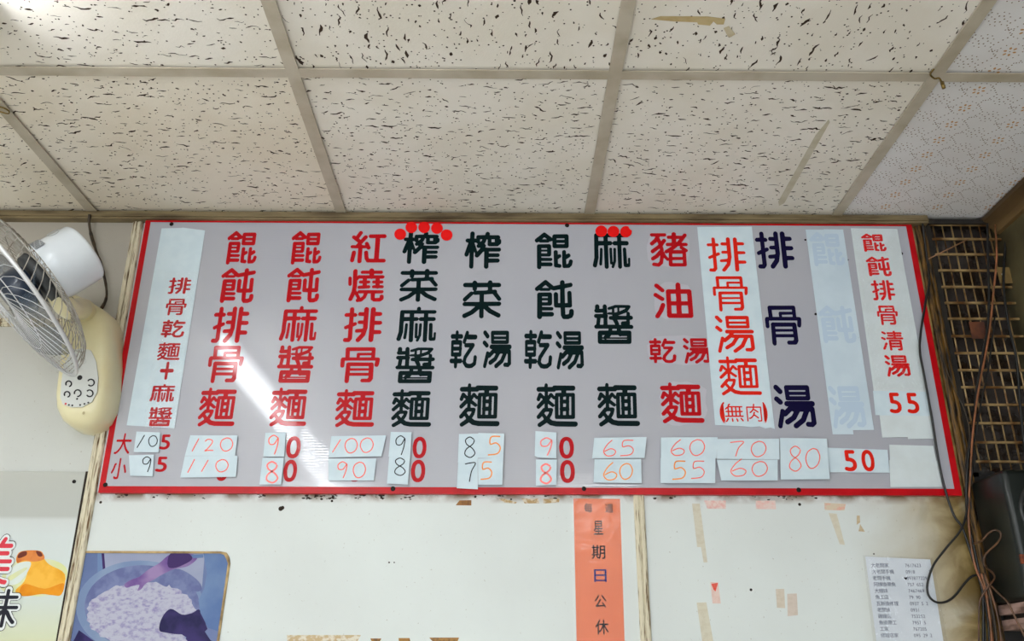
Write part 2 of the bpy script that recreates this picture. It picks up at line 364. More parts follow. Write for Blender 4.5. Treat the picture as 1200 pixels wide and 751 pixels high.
    [[154,27,150,29,146,33,145,44,144,46,126,47,121,50,118,55,119,59,120,62,124,66,127,66,143,67,144,76,143,88,118,89,112,92,110,98,112,105,117,109,139,109,141,110,104,133,101,139,101,144,98,138,98,124,94,108,113,81,114,79,114,73,110,67,106,65,101,65,97,67,87,78,79,60,83,53,110,53,114,51,117,45,117,38,113,34,109,33,36,33,31,36,29,38,28,45,32,51,36,53,54,53,56,54,49,67,27,87,25,92,25,96,27,100,33,105,39,105,43,102,65,84,68,88,70,98,68,102,29,131,26,139,29,147,36,151,41,150,74,125,76,125,77,129,76,131,71,135,51,158,29,173,26,178,26,185,28,189,33,192,40,192,66,175,75,164,76,165,75,175,70,199,61,207,44,204,37,204,35,206,30,211,30,217,31,220,35,224,65,229,72,226,89,210,95,180,97,178,111,193,116,195,121,194,120,218,123,224,126,226,130,228,209,227,214,225,217,222,218,218,218,145,226,141,229,136,229,133,226,127,203,111,202,109,223,109,228,105,230,101,230,96,227,92,222,89,199,89,198,88,226,51,228,44,225,37,221,35,215,35,211,36,202,47,171,47,170,45,170,36,168,31,162,27],[170,67,184,67,185,68,176,80,170,85,169,84,169,73],[176,109,187,109,185,114,185,120,187,124,197,131,149,131,159,124],[122,147,124,147,124,148,122,176,121,177,109,164,103,149,104,148,108,151,112,152],[144,153,197,153,198,155,197,170,195,171,144,171,143,170,143,163],[143,190,196,189,197,191,197,206,195,207,143,207,142,206,141,194]],
    [[155,26,151,28,146,34,145,38,144,64,103,64,97,67,94,70,92,74,91,186,90,190,90,214,91,218,95,223,102,227,218,227,222,226,228,221,230,215,229,113,228,76,227,72,223,66,218,64,172,64,171,35,167,29,160,26],[41,32,37,33,33,39,32,46,35,51,69,81,76,82,82,79,86,71,82,62,52,34,47,32],[36,84,31,86,26,92,25,98,28,104,65,130,73,131,78,128,82,121,82,117,80,112,43,86],[118,90,143,90,144,109,143,132,117,132,117,96],[171,90,202,90,204,101,203,132,171,132],[70,141,66,143,62,147,48,181,28,212,27,216,28,222,30,225,34,228,41,229,48,226,72,189,83,160,85,152,83,147,79,143,74,141],[117,156,142,156,142,201,116,201,116,177],[171,156,203,156,204,169,204,201,170,201,169,176]],
    [[140,26,134,29,131,34,131,56,107,56,102,59,99,64,100,70,106,74,129,75,131,75,131,76,131,105,106,106,102,108,100,113,102,120,105,122,131,123,132,143,130,151,126,153,95,156,91,158,88,163,89,169,94,173,121,171,124,171,125,172,123,181,96,216,96,221,99,226,102,228,106,229,112,227,116,223,142,190,153,144,152,35,149,29,145,27],[61,27,56,29,53,34,53,61,31,62,27,65,25,69,26,75,31,79,52,79,53,81,53,127,49,129,30,138,27,143,28,149,31,152,33,153,37,153,51,147,52,149,52,205,49,209,34,209,29,213,27,217,27,222,31,227,35,228,53,229,57,228,61,226,70,214,71,210,71,139,73,138,89,131,91,128,93,124,90,118,86,115,81,115,73,119,72,118,72,80,73,79,84,79,86,78,89,75,90,69,88,65,84,62,73,61,72,37,71,33,68,29],[175,27,170,31,168,37,166,218,168,223,171,227,178,228,184,226,188,220,189,182,222,181,227,179,230,175,229,167,224,163,189,162,189,127,190,126,224,125,229,121,230,116,228,112,223,108,189,107,190,74,221,73,226,69,227,62,223,57,218,55,190,54,189,35,187,31,182,27]],
    [[54,26,50,29,48,33,49,84,47,85,32,85,28,88,26,92,25,132,28,137,30,139,37,139,41,137,42,134,43,128,43,101,44,100,45,99,57,100,62,99,210,99,211,100,208,123,209,131,212,134,216,135,219,135,224,131,227,123,230,92,228,88,224,85,206,85,204,84,204,34,200,28,195,26],[67,43,185,43,186,45,186,56,184,57,113,57,110,59,108,62,108,84,68,85,67,83],[122,69,185,69,186,71,186,84,184,85,123,85,122,83],[64,114,59,116,56,121,53,219,54,223,57,227,64,229,69,227,71,224,73,215,73,190,74,187,76,187,178,187,180,188,180,199,175,207,144,208,141,210,139,213,139,219,141,222,146,224,183,224,189,222,192,219,199,209,200,204,199,121,196,116,189,114,185,114],[76,131,177,130,178,131,179,145,177,146,76,146,75,145,75,134],[75,158,178,157,179,159,179,172,177,173,75,173,74,172,74,163]],
    [[37,25,34,26,31,31,31,36,32,39,52,62,59,65,65,63,69,57,69,52,68,49,48,27,43,24],[92,26,86,30,85,34,86,88,89,94,94,96,199,96,203,95,207,92,208,88,208,36,207,30,204,28,199,26],[103,46,190,46,191,47,191,56,189,57,104,57,102,55],[103,70,189,70,191,71,191,77,190,79,189,79,104,79,102,78],[35,80,32,82,28,87,27,90,29,96,49,114,53,116,61,114,65,108,63,100,43,82,38,80],[85,103,80,106,78,109,77,115,79,120,84,124,96,124,98,125,95,130,72,149,67,143,63,141,58,141,53,145,32,220,32,224,35,229,39,231,43,230,46,229,49,226,65,171,66,171,71,173,77,171,108,146,112,148,121,149,122,151,106,174,80,190,72,197,70,202,71,206,73,209,76,211,80,212,85,211,120,189,146,151,149,149,170,149,171,150,171,151,153,185,113,215,111,221,112,225,115,228,120,231,124,230,128,229,168,200,170,198,192,155,196,149,203,149,204,151,206,201,201,204,183,204,180,205,178,206,175,211,176,218,178,221,182,223,207,224,214,220,224,211,226,206,224,152,223,138,220,132,214,129,122,129,120,128,123,125,125,124,220,124,225,121,228,114,226,108,223,105,218,103]],
    [[73,25,69,27,68,30,67,43,33,43,29,46,27,51,28,57,33,61,37,62,65,62,67,62,67,64,67,90,48,71,43,70,40,71,37,73,27,98,27,102,28,104,34,107,37,106,41,103,47,90,56,98,60,99,55,104,27,131,26,138,30,142,33,143,38,142,65,117,66,116,67,118,66,141,60,143,55,147,28,178,26,182,26,186,28,189,31,191,36,192,39,190,49,179,51,178,61,190,62,195,33,215,30,219,31,226,37,230,42,229,75,208,94,221,124,227,210,227,218,228,225,226,229,220,229,215,227,210,222,208,125,207,100,201,88,192,100,173,106,148,104,145,102,143,97,142,81,142,80,140,80,120,81,118,104,135,110,135,113,131,114,127,112,124,86,104,97,88,99,88,108,97,112,99,114,99,119,96,119,128,118,183,120,190,124,192,212,191,215,188,216,185,217,76,214,72,210,71,175,70,173,69,173,58,174,57,175,56,212,56,216,54,219,50,219,46,218,41,214,37,210,36,126,36,118,35,112,37,106,43,82,43,81,42,81,31,80,29,76,25],[122,56,152,56,153,58,153,70,127,71,124,72,120,76,119,90,102,72,99,71,96,71,93,73,81,88,81,62,112,62,117,61],[135,86,143,86,144,87,143,110,144,135,141,146,143,151,143,175,143,176,141,177,135,176,133,175],[158,86,175,86,174,103,158,103],[189,86,200,86,202,87,202,141,201,175,200,176,189,177,187,175,187,152,189,147,188,140,188,116,189,111,188,103],[157,119,175,119,175,130,174,138,157,138],[157,155,174,155,174,176,156,176,156,158],[68,157,88,157,90,158,87,167,76,184,72,181,61,166]],
    [[147,32,142,37,141,45,139,46,94,46,89,49,87,53,87,61,93,66,140,66,141,69,139,70,98,70,92,75,91,81,94,87,98,89,139,90,141,91,140,95,85,96,81,99,79,104,79,109,81,113,87,116,214,116,220,113,222,109,223,104,220,99,216,96,163,96,161,95,161,91,162,90,203,90,208,87,211,83,211,77,208,73,204,70,163,70,161,69,161,67,163,66,208,66,212,63,215,58,215,53,212,49,207,46,162,46,161,45,160,38,158,34,154,32],[52,37,48,40,45,45,45,50,48,54,69,68,75,68,80,65,82,60,82,55,80,51,60,38],[42,91,38,94,36,99,36,104,39,109,61,123,67,123,72,120,74,116,75,112,71,105,50,92],[104,119,100,122,96,129,96,215,99,221,103,223,108,223,113,221,115,219,116,215,116,194,118,193,183,193,184,195,184,201,183,203,181,204,169,204,164,206,161,211,162,218,166,222,170,224,193,223,199,219,203,212,204,206,204,128,202,122,195,119],[116,139,182,139,184,140,184,144,184,146,182,146,118,146,116,145],[70,145,64,150,53,177,40,202,41,210,43,213,47,215,53,215,58,213,60,210,83,159,83,152,80,147,76,145],[116,167,182,166,184,167,184,171,184,173,182,173,118,173,116,172]],
    [[84,33,79,35,75,39,70,48,68,57,63,65,55,68,40,84,39,89,41,91,44,94,49,94,62,82,65,81,65,105,46,106,43,109,43,114,43,116,47,119,65,120,65,152,64,154,41,154,37,159,37,163,38,165,42,168,212,168,215,167,217,164,217,159,214,154,190,154,189,152,190,120,207,119,211,116,212,114,211,109,208,106,190,105,189,72,191,71,207,70,211,66,211,61,210,59,206,57,84,57,83,55,85,51,87,48,94,43,95,41,95,36,92,33],[79,71,101,71,101,105,79,105],[116,71,138,71,138,105,116,105],[152,71,175,71,175,105,152,105],[79,120,101,120,101,154,79,154],[116,120,138,120,138,154,116,154],[152,120,175,120,175,154,152,154],[186,177,183,180,183,186,201,212,204,214,210,214,214,210,214,205,211,200,201,185,194,177],[61,178,57,182,50,196,40,210,40,217,43,220,50,220,55,215,64,202,71,189,70,181,67,178],[101,180,98,182,98,185,98,196,100,214,104,218,109,218,114,214,114,202,111,184,108,180],[144,182,141,185,141,191,146,205,148,215,151,218,158,218,161,215,162,213,162,207,159,196,155,186,152,183,150,181]],
    [[128,35,123,40,121,63,120,64,51,64,46,69,46,214,47,217,49,219,56,219,59,215,59,80,60,78,61,78,114,78,116,79,116,86,111,91,102,105,97,109,83,119,79,123,79,129,81,132,84,133,90,132,104,123,116,111,124,101,132,105,167,128,174,128,177,124,176,117,148,97,130,87,130,79,132,78,195,78,196,195,195,203,193,206,186,207,175,207,170,204,164,204,161,207,161,213,165,218,171,221,198,219,203,218,207,213,209,202,209,69,204,64,136,64,135,63,135,60,137,47,138,44,138,38,135,35],[128,119,121,126,116,146,112,150,104,162,98,167,82,178,79,179,72,178,68,181,67,187,71,192,76,193,84,193,95,188,106,180,119,167,123,161,125,160,143,171,165,189,171,189,175,186,175,179,171,174,139,150,131,146,134,135,139,129,139,124,135,119]],
    [[78,60,64,77,55,96,46,123,43,145,43,171,48,202,55,220,61,233,70,246,77,254],[79,59,86,60,89,63,89,69,75,89,68,102,63,117,58,139,56,151,56,164,60,186,68,214,75,226,87,244,87,251,84,254]],
    [[31,60,28,63,28,69,38,82,44,93,50,105,55,122,59,136,60,163,59,179,54,199,50,210,40,230,29,245,28,251,31,254],[32,59,38,60,42,63,52,76,60,92,69,118,72,130,74,146,73,178,67,206,56,232,46,247,40,254]],
    [[124,44,118,47,114,51,110,58,110,111,57,111,51,114,46,119,43,125,43,131,47,139,51,143,57,145,110,146,111,199,113,205,118,210,124,212,130,212,138,209,142,205,145,198,145,146,198,145,203,143,208,138,211,131,211,126,207,118,203,114,197,111,145,111,144,57,142,52,137,47,131,44]],
    [[124,33,120,35,118,40,117,71,115,89,44,90,39,92,37,96,37,104,39,107,44,110,108,110,110,110,110,112,104,133,97,148,88,163,74,179,58,193,48,199,35,199,29,204,28,206,29,212,31,216,34,218,42,219,53,219,70,210,87,196,102,179,112,165,118,153,128,128,144,162,158,182,173,198,189,211,198,216,206,216,210,214,212,210,212,204,210,199,188,183,173,167,164,154,152,131,144,111,146,110,212,110,217,107,219,104,219,96,217,92,212,90,136,89,137,40,135,35,132,33,130,32]],
    [[125,35,121,37,118,43,118,193,117,200,116,202,113,203,100,204,86,197,80,197,76,200,74,205,75,212,77,215,92,223,120,223,128,221,133,217,136,213,137,206,138,199,138,42,135,37,133,36,131,35],[76,80,67,85,63,91,58,110,53,126,46,141,36,159,37,167,39,171,43,173,49,173,51,172,54,170,58,163,72,135,79,114,82,101,87,97,90,92,90,86,88,82,83,79],[183,93,179,96,177,99,177,107,194,143,201,163,204,166,208,168,214,168,218,166,221,161,221,155,216,142,204,114,195,96,190,93]],
    [[70,61,63,63,53,68,41,80,36,91,32,104,29,120,28,128,29,151,32,167,36,180,41,190,45,196,53,203,64,208,69,209,85,209,100,203,112,191,117,181,120,173,124,151,124,120,119,96,113,83,108,76,100,68,90,63,82,61],[74,88,78,88,84,90,89,96,93,104,98,129,98,143,96,154,92,169,89,175,85,180,76,183,68,180,61,170,58,159,55,135,58,112,61,101,67,92,69,90]],
    [[71,64,60,68,53,72,46,80,41,87,35,104,32,128,32,143,35,167,40,182,49,195,56,201,65,205,69,206,84,206,92,203,100,199,108,190,113,180,117,172,121,151,121,120,116,96,111,85,104,76,95,68,89,66,81,64],[73,85,79,85,84,87,89,90,92,95,96,103,101,128,101,143,99,155,95,170,88,181,85,183,77,186,72,185,65,182,60,175,55,160,51,135,55,111,60,96,65,90,69,87]],
    [[51,62,44,67,42,72,42,131,45,136,51,140,70,141,82,146,88,151,90,163,88,174,80,180,73,183,64,183,57,182,48,179,39,179,35,181,32,185,30,189,30,195,32,199,36,203,49,208,63,210,80,209,91,206,100,200,109,191,113,186,117,171,117,154,114,143,112,138,103,127,96,122,85,117,69,114,68,89,70,88,102,88,106,86,109,82,111,78,111,72,107,65,101,62]],
    [[52,65,48,68,45,73,45,131,48,135,52,137,71,138,84,143,91,151,93,156,94,164,91,175,87,180,81,183,73,186,63,186,56,185,47,182,41,182,36,185,34,187,33,194,36,199,38,201,49,205,64,207,80,206,91,202,100,196,105,191,110,183,114,171,114,155,109,140,103,131,98,128,84,120,78,118,65,117,65,86,67,85,101,85,107,80,108,73,105,68,100,65]],
    [[80,31,70,51,58,70,47,84,32,100,33,103,35,104,45,112,48,112,54,107,66,91,68,91,68,96,63,131,36,132,33,133,32,135,32,147,34,150,58,150,60,151,53,193,54,195,57,196,79,197,168,197,169,198,168,202,165,207,139,206,136,207,135,210,138,220,140,222,143,224,169,223,175,222,183,215,187,207,190,198,213,197,215,196,216,193,216,182,215,180,213,179,194,179,192,178,194,151,220,150,222,149,224,146,223,135,222,133,197,132,195,131,196,99,196,90,195,88,192,86,71,86,81,71,213,70,215,69,216,67,216,56,215,53,212,52,93,52,92,51,98,38,97,36,87,32],[87,105,108,105,104,111,104,113,121,123,131,129,133,131,84,131,83,129],[125,105,175,105,176,121,175,131,150,132,153,127,152,124,145,118],[81,151,101,150,98,155,99,159,122,172,129,178,77,178,79,157],[120,151,174,151,174,156,172,178,170,179,147,179,147,178,149,174,147,170,141,164]],
    [[49,39,38,46,37,49,37,50,55,69,68,84,71,85,83,76,84,73,83,72,76,62,61,47,52,40],[98,40,96,41,95,44,95,99,94,128,90,152,85,168,80,176,79,175,79,114,78,111,75,110,39,110,36,111,35,114,35,125,36,128,38,129,58,129,59,130,59,184,58,186,47,193,35,202,33,206,33,210,43,221,45,221,64,204,70,201,74,200,79,201,100,213,109,216,124,219,131,220,185,220,218,217,220,215,224,202,222,198,178,201,131,201,109,198,94,191,102,175,105,165,111,139,114,113,114,59,114,58,116,57,143,57,144,58,143,71,122,71,119,74,118,84,120,87,142,87,143,89,143,97,142,98,121,98,118,100,117,102,117,112,118,114,121,115,184,115,187,114,188,112,188,102,186,99,162,98,161,96,161,88,162,87,182,87,186,86,187,84,186,74,183,71,161,71,160,58,162,57,191,58,192,176,190,177,170,177,167,178,167,180,170,193,174,196,194,195,202,193,207,189,211,181,210,41,206,39],[124,122,122,124,122,126,122,169,123,172,126,173,178,173,181,172,182,169,182,126,181,123,178,122],[139,138,164,138,164,157,139,157]],
    [[61,40,58,41,58,44,58,113,61,117,68,117,69,118,62,131,54,141,42,154,34,160,34,163,49,173,52,171,71,151,116,151,118,153,117,164,116,165,64,165,60,168,60,178,61,182,64,183,116,183,118,185,117,199,116,200,40,200,37,202,36,204,36,215,37,218,41,219,214,219,218,218,219,215,219,204,218,202,215,200,140,200,138,199,138,185,139,183,193,183,195,182,197,180,197,169,194,166,139,165,138,163,138,152,140,151,203,151,206,147,206,136,205,134,202,133,139,133,138,131,138,120,137,118,139,117,194,117,197,116,198,112,198,44,197,41,194,39],[77,57,177,57,178,58,178,69,176,70,78,70,77,68],[77,87,177,87,178,88,178,99,176,100,78,100,77,98],[90,117,118,117,117,132,84,132,84,131,90,120]],
    [[54,34,51,37,51,58,37,59,34,61,34,63,34,73,35,76,37,77,50,77,51,78,51,155,50,156,34,156,32,157,31,159,31,170,32,173,34,174,58,174,59,175,48,195,32,210,32,213,33,214,45,223,49,222,56,214,70,195,78,181,76,178,68,175,98,174,99,175,91,180,90,183,101,198,110,214,113,215,124,210,123,213,124,215,135,223,138,224,140,222,145,212,152,195,157,175,159,155,195,154,197,155,197,156,197,202,195,204,173,204,171,205,170,207,174,220,178,223,201,222,212,217,215,212,217,204,217,46,216,43,213,42,146,42,142,44,141,150,135,184,131,197,127,204,106,175,107,174,132,174,135,173,136,171,136,159,135,157,132,156,122,156,121,154,121,78,122,77,132,77,135,76,136,73,136,61,132,59,121,58,121,37,118,34,106,34,104,35,102,37,102,57,100,59,70,58,69,36,66,34],[161,61,197,61,197,88,161,88],[70,77,101,77,102,78,102,89,100,90,71,90,70,88],[161,107,197,107,197,135,161,135],[70,108,101,107,102,109,102,121,100,122,71,122,70,120],[70,140,101,140,102,142,102,155,100,156,71,156,70,154]],
    [[62,45,60,47,59,49,59,217,61,220,64,221,77,221,79,218,79,210,81,208,175,208,176,210,177,218,178,220,193,220,196,219,197,216,197,49,196,46,193,45],[80,65,176,65,176,115,80,116],[80,136,176,136,176,188,80,188]],
    [[159,36,145,43,144,45,150,55,166,80,185,107,207,129,210,130,223,118,224,116,223,114,200,92,180,65,163,37],[92,37,89,40,76,67,65,83,49,103,34,116,35,120,49,130,50,131,53,129,74,107,91,82,103,61,110,45,109,43,107,41],[120,94,118,96,102,125,82,156,62,182,50,191,57,209,60,210,70,208,86,206,182,200,185,201,198,221,200,221,214,214,215,211,215,210,201,187,179,158,165,141,151,146,148,149,150,152,167,175,170,180,166,181,96,185,87,185,87,183,102,164,116,143,139,104,137,101]],
    [[85,33,83,36,70,62,58,81,48,95,28,117,36,131,39,135,41,133,51,124,59,114,61,114,61,219,62,222,65,224,77,223,80,222,81,219,81,189,83,189,91,198,93,198,95,197,110,182,123,164,143,130,143,220,144,222,147,223,159,223,162,222,163,219,163,126,184,163,194,176,211,196,214,197,216,196,226,185,226,182,216,172,197,148,184,126,174,104,176,103,219,103,222,100,222,86,218,83,163,83,163,37,162,35,159,34,147,34,143,37,143,83,90,83,86,85,86,100,88,103,131,103,133,104,128,117,120,133,110,148,95,167,84,179,81,180,81,84,97,53,103,40,102,38,99,36,88,33]],
    [[80,33,76,35,74,38,74,42,83,57,83,60,50,61,47,63,44,67,44,71,46,75,52,78,117,78,118,79,118,89,116,90,61,90,56,93,54,97,54,101,56,105,61,107,117,107,118,109,118,120,116,122,42,122,37,124,36,128,36,132,38,136,42,138,115,138,116,140,115,150,113,151,48,151,43,153,40,157,40,161,42,165,46,168,106,168,108,169,98,182,88,189,69,198,57,201,46,203,40,206,37,211,37,215,39,219,43,222,48,222,52,220,73,215,97,204,108,196,114,190,122,179,125,171,127,169,128,170,132,179,139,188,146,195,163,206,178,213,194,218,202,219,209,220,214,218,217,211,217,208,214,204,210,202,198,201,182,196,171,191,158,181,146,169,148,168,210,168,215,166,217,162,217,157,215,153,210,151,133,151,133,143,135,138,213,138,218,136,220,131,220,128,218,124,214,122,137,122,135,120,135,109,136,107,195,107,200,105,202,100,200,93,195,90,136,90,135,88,136,78,204,78,208,76,211,72,211,68,209,64,204,61,171,61,179,45,179,41,177,37,171,35,168,35,163,38,156,49,151,61,101,61,100,60,100,51,92,39,87,33]],
    [[77,25,71,28,66,36,66,45,69,53,48,53,41,57,36,65,36,73,39,79,43,83,50,86,46,94,46,103,52,113,40,114,33,117,30,120,28,125,28,134,31,140,38,146,33,155,32,163,35,169,39,173,45,176,89,176,91,177,84,182,75,187,56,193,44,195,36,198,32,203,29,209,29,218,32,223,36,227,41,230,49,230,54,228,69,225,84,219,105,209,113,203,128,187,146,205,159,213,175,221,199,227,212,227,218,225,222,220,225,214,225,206,223,201,219,197,214,194,201,193,185,188,174,183,166,177,167,176,213,176,220,172,225,164,225,155,219,146,225,140,228,135,228,125,225,120,218,115,204,113,210,103,210,94,205,86,213,82,216,79,219,73,219,65,216,60,212,56,206,53,185,53,187,48,187,38,182,31,175,27,167,27,160,30,155,35,144,53,110,53,108,52,108,48,101,37,93,28,87,24]],
    [[78,22,69,27,64,34,63,43,65,50,49,51,46,52,40,55,36,61,34,67,35,76,39,82,47,88,43,96,43,101,47,110,46,111,37,112,30,117,26,124,25,132,28,139,34,147,30,155,30,163,32,169,36,173,45,178,82,178,84,178,84,179,73,185,57,191,45,193,33,198,29,203,27,210,27,218,31,226,39,231,48,232,77,224,92,219,105,211,115,204,128,191,143,206,159,215,174,222,200,230,211,230,220,226,225,220,227,214,227,206,222,197,213,192,204,192,186,187,174,180,173,178,212,178,222,173,226,166,227,156,223,146,226,142,230,136,231,133,230,126,228,120,224,116,218,112,210,111,209,110,212,101,212,95,209,88,216,82,221,73,221,65,217,57,212,53,206,51,189,50,189,40,187,33,183,29,175,25,167,25,158,29,154,33,143,50,112,51,110,49,104,37,96,27,87,22]],
    [[156,34,152,36,150,41,150,65,116,66,111,68,109,72,109,76,111,80,115,82,150,83,150,114,148,115,108,115,103,118,101,122,101,126,103,129,107,132,146,132,147,133,138,139,122,165,106,183,94,192,92,196,92,199,94,204,99,207,104,207,109,203,122,193,129,184,150,156,150,214,153,219,159,221,164,219,167,214,167,157,184,182,201,201,206,204,210,203,214,201,216,197,216,193,215,190,205,180,193,164,178,139,170,134,170,132,214,132,219,129,220,123,218,118,214,115,167,115,167,83,205,82,210,80,211,76,212,73,209,68,205,66,167,65,167,40,164,36,160,34],[45,52,41,54,39,60,39,180,41,186,48,188,54,185,55,181,55,173,57,172,88,172,93,170,95,166,95,59,93,54,88,51],[56,69,76,68,78,69,78,153,77,155,57,155,55,154]],
    [[154,26,147,30,142,37,142,56,141,58,113,58,104,63,103,56,101,50,96,46,91,43,44,43,38,46,33,51,31,57,31,182,33,189,37,193,43,196,52,195,57,193,60,190,65,180,91,180,96,177,101,173,103,167,104,140,127,140,128,141,125,146,114,162,102,176,88,188,85,192,84,194,84,203,87,208,91,212,97,215,105,215,111,212,126,200,141,182,142,184,142,218,146,224,154,229,163,229,165,228,170,225,174,219,175,216,175,185,196,208,202,211,213,211,218,209,222,205,224,198,224,191,223,187,206,168,195,152,189,141,190,140,216,140,222,137,226,133,228,128,228,118,223,111,217,107,177,107,175,107,175,105,175,91,206,90,210,89,214,86,219,80,219,78,219,69,214,62,208,58,175,57,175,38,172,33,168,29,163,26],[64,76,69,76,71,78,71,145,70,146,69,147,65,147,63,145],[103,85,113,90,142,91,142,107,104,107]],
    [[155,24,146,28,142,34,140,39,140,53,139,55,114,55,106,58,105,53,101,47,96,44,90,41,45,41,38,44,33,48,28,58,28,182,31,189,35,194,43,198,50,198,60,193,67,182,88,182,89,183,84,189,82,194,82,202,83,205,86,211,91,215,97,217,104,217,109,215,116,211,128,201,139,189,140,215,141,219,146,227,155,231,162,231,165,230,171,227,175,222,177,216,178,191,194,209,201,213,204,214,212,214,218,211,222,207,227,198,226,189,222,182,207,166,193,143,194,142,215,142,224,138,228,133,230,128,231,120,230,117,225,110,216,105,179,105,178,104,177,103,177,94,178,93,206,93,216,88,219,84,222,78,222,71,221,68,216,60,207,56,178,55,177,39,173,30,165,25,162,24],[66,79,68,79,68,80,68,143,67,144,66,143],[106,90,114,93,139,93,140,94,140,104,138,105,107,105,106,103],[106,143,123,142,124,143,114,159,106,167]],
    [[121,34,119,37,119,67,116,92,38,93,39,108,113,109,102,143,90,165,76,181,59,195,35,209,46,221,69,208,86,194,101,177,113,159,128,121,147,163,160,181,174,197,190,210,210,220,220,206,195,191,172,169,159,151,149,131,141,109,217,108,218,93,133,92,136,35]],
    [[107,34,105,61,56,62,54,64,55,75,105,76,105,103,37,103,36,116,116,119,82,140,33,162,33,163,44,175,91,153,91,202,94,210,104,216,113,218,190,218,198,215,204,211,208,204,212,183,198,177,194,198,185,204,117,204,109,202,106,195,107,177,147,166,191,150,193,148,184,140,179,138,147,152,108,163,106,144,143,118,218,117,218,103,162,103,194,69,209,49,196,42,173,69,171,62,122,61,121,34],[122,76,167,76,139,102,124,103,122,101]],
    [[45,41,44,219,45,221,57,221,59,219,59,104,117,102,118,43,116,41],[138,41,137,102,196,104,196,205,194,208,169,209,175,221,193,221,204,219,210,214,212,206,211,42],[60,53,102,53,103,65,61,66],[152,53,195,53,196,65,152,66],[60,77,102,77,103,89,61,90],[152,77,195,77,196,89,152,90],[93,110,93,148,161,148,161,111],[105,122,147,122,148,137,106,138],[77,159,76,202,119,202,120,160],[135,159,134,202,178,202,178,159],[88,171,108,171,108,191,88,191],[146,171,167,171,167,191,146,191]],
    [[127,33,113,37,118,49,118,52,43,53,43,94,57,94,58,68,60,66,197,66,198,94,214,94,213,53,139,52],[69,86,69,99,112,100,80,117,44,128,43,130,50,140,77,132,108,117,114,122,119,129,87,147,42,163,49,174,64,170,88,160,124,140,131,153,116,164,88,180,39,198,45,211,63,206,85,196,106,186,132,169,134,174,133,186,128,201,118,207,95,207,100,220,119,221,132,217,141,209,145,202,149,179,146,155,155,148,169,174,178,186,201,206,213,212,221,200,204,190,189,177,179,163,168,141,198,116,186,107,143,140,132,124,121,110,135,99,185,99,186,86]],
    [[187,34,130,45,50,52,54,65,118,60,120,61,119,91,51,91,49,93,50,106,119,107,119,139,36,140,37,154,120,155,120,202,113,206,77,205,82,220,112,220,128,217,133,213,136,202,137,154,219,154,218,139,136,138,137,106,208,106,207,91,136,90,136,59,198,47,198,45]],
    [[59,34,57,72,36,74,36,87,55,88,46,128,32,163,37,175,39,175,47,157,57,126,58,220,69,221,71,219,71,122,81,142,89,132,71,101,71,88,87,87,87,75,86,73,71,72,70,35],[143,36,142,40,145,84,151,138,121,139,119,128,109,127,107,128,107,139,92,139,92,151,106,152,105,166,101,179,93,193,77,211,85,220,88,220,99,208,107,197,117,174,139,192,147,183,120,159,120,153,152,152,165,189,149,200,128,210,129,212,136,220,171,201,180,211,189,217,198,220,207,221,214,216,217,210,221,191,212,185,209,200,203,206,193,202,183,191,197,176,207,159,194,154,185,169,176,178,168,153,216,151,216,140,201,139,204,132,185,120,205,116,210,124,218,120,207,91,199,93,202,106,183,108,198,87,211,63,201,59,194,72,180,73,196,42,187,38,185,39,172,67,163,76,167,86,182,83,187,84,175,102,166,112,169,121,182,120,177,127,192,139,166,139,164,136,159,100,156,37],[116,39,101,67,90,81,94,90,115,88,104,104,92,116,96,125,131,120,136,127,145,124,134,94,125,97,128,110,110,111,139,68,129,63,122,76,107,77,126,43]],
    [[89,42,42,44,43,221,54,221,55,219,56,57,82,57,67,102,81,126,85,139,85,149,83,155,80,159,63,160,66,172,84,172,92,168,97,160,98,151,97,130,92,117,81,100,100,49],[104,47,104,62,190,62,189,205,186,208,149,209,155,221,182,221,198,218,202,214,204,206,204,63,221,61,222,48],[112,91,111,180,123,180,124,165,167,164,167,91],[124,104,154,105,154,151,124,151]],
    [[61,34,55,74,36,76,36,89,52,91,38,148,64,174,49,196,34,209,41,220,51,214,61,204,74,186,89,203,99,194,81,171,93,130,98,77,92,75,69,75,74,36],[153,34,151,51,102,53,104,65,151,65,151,80,111,81,110,92,112,94,151,94,152,108,150,110,112,111,107,151,146,152,147,154,138,175,131,184,121,194,94,210,104,221,118,214,139,197,147,187,158,167,169,187,180,201,198,215,214,221,221,208,200,199,186,187,177,175,166,153,201,152,202,160,199,172,196,174,185,175,188,184,206,183,211,180,214,174,217,140,167,140,165,138,167,123,210,123,211,82,167,81,166,67,168,65,217,65,218,53,167,51,166,34],[66,90,83,90,84,92,78,131,70,158,54,143],[167,94,196,94,196,110,167,110],[124,124,150,124,150,139,122,139]],
    [[58,34,57,74,34,75,33,76,34,88,56,89,57,91,57,133,32,143,36,156,55,150,57,151,57,202,54,206,37,206,40,218,42,220,59,219,67,215,71,202,71,145,90,135,88,124,73,128,71,127,71,90,89,88,90,76,71,74,70,35],[135,34,119,64,95,92,103,101,109,97,110,98,110,158,109,160,93,160,92,171,94,173,144,174,137,186,126,196,109,204,88,210,87,212,94,222,122,213,142,200,158,179,170,197,181,206,202,216,216,220,222,208,202,203,189,196,174,183,168,174,221,171,221,160,208,159,208,84,171,82,184,54,176,49,144,49,148,37],[136,62,167,63,155,82,124,82,123,80],[123,96,195,96,195,159,164,160,165,140,154,139,152,140,148,160,123,159],[171,103,163,108,182,144,190,140,191,138,182,118],[144,103,134,125,125,138,133,144,144,128,153,107]],
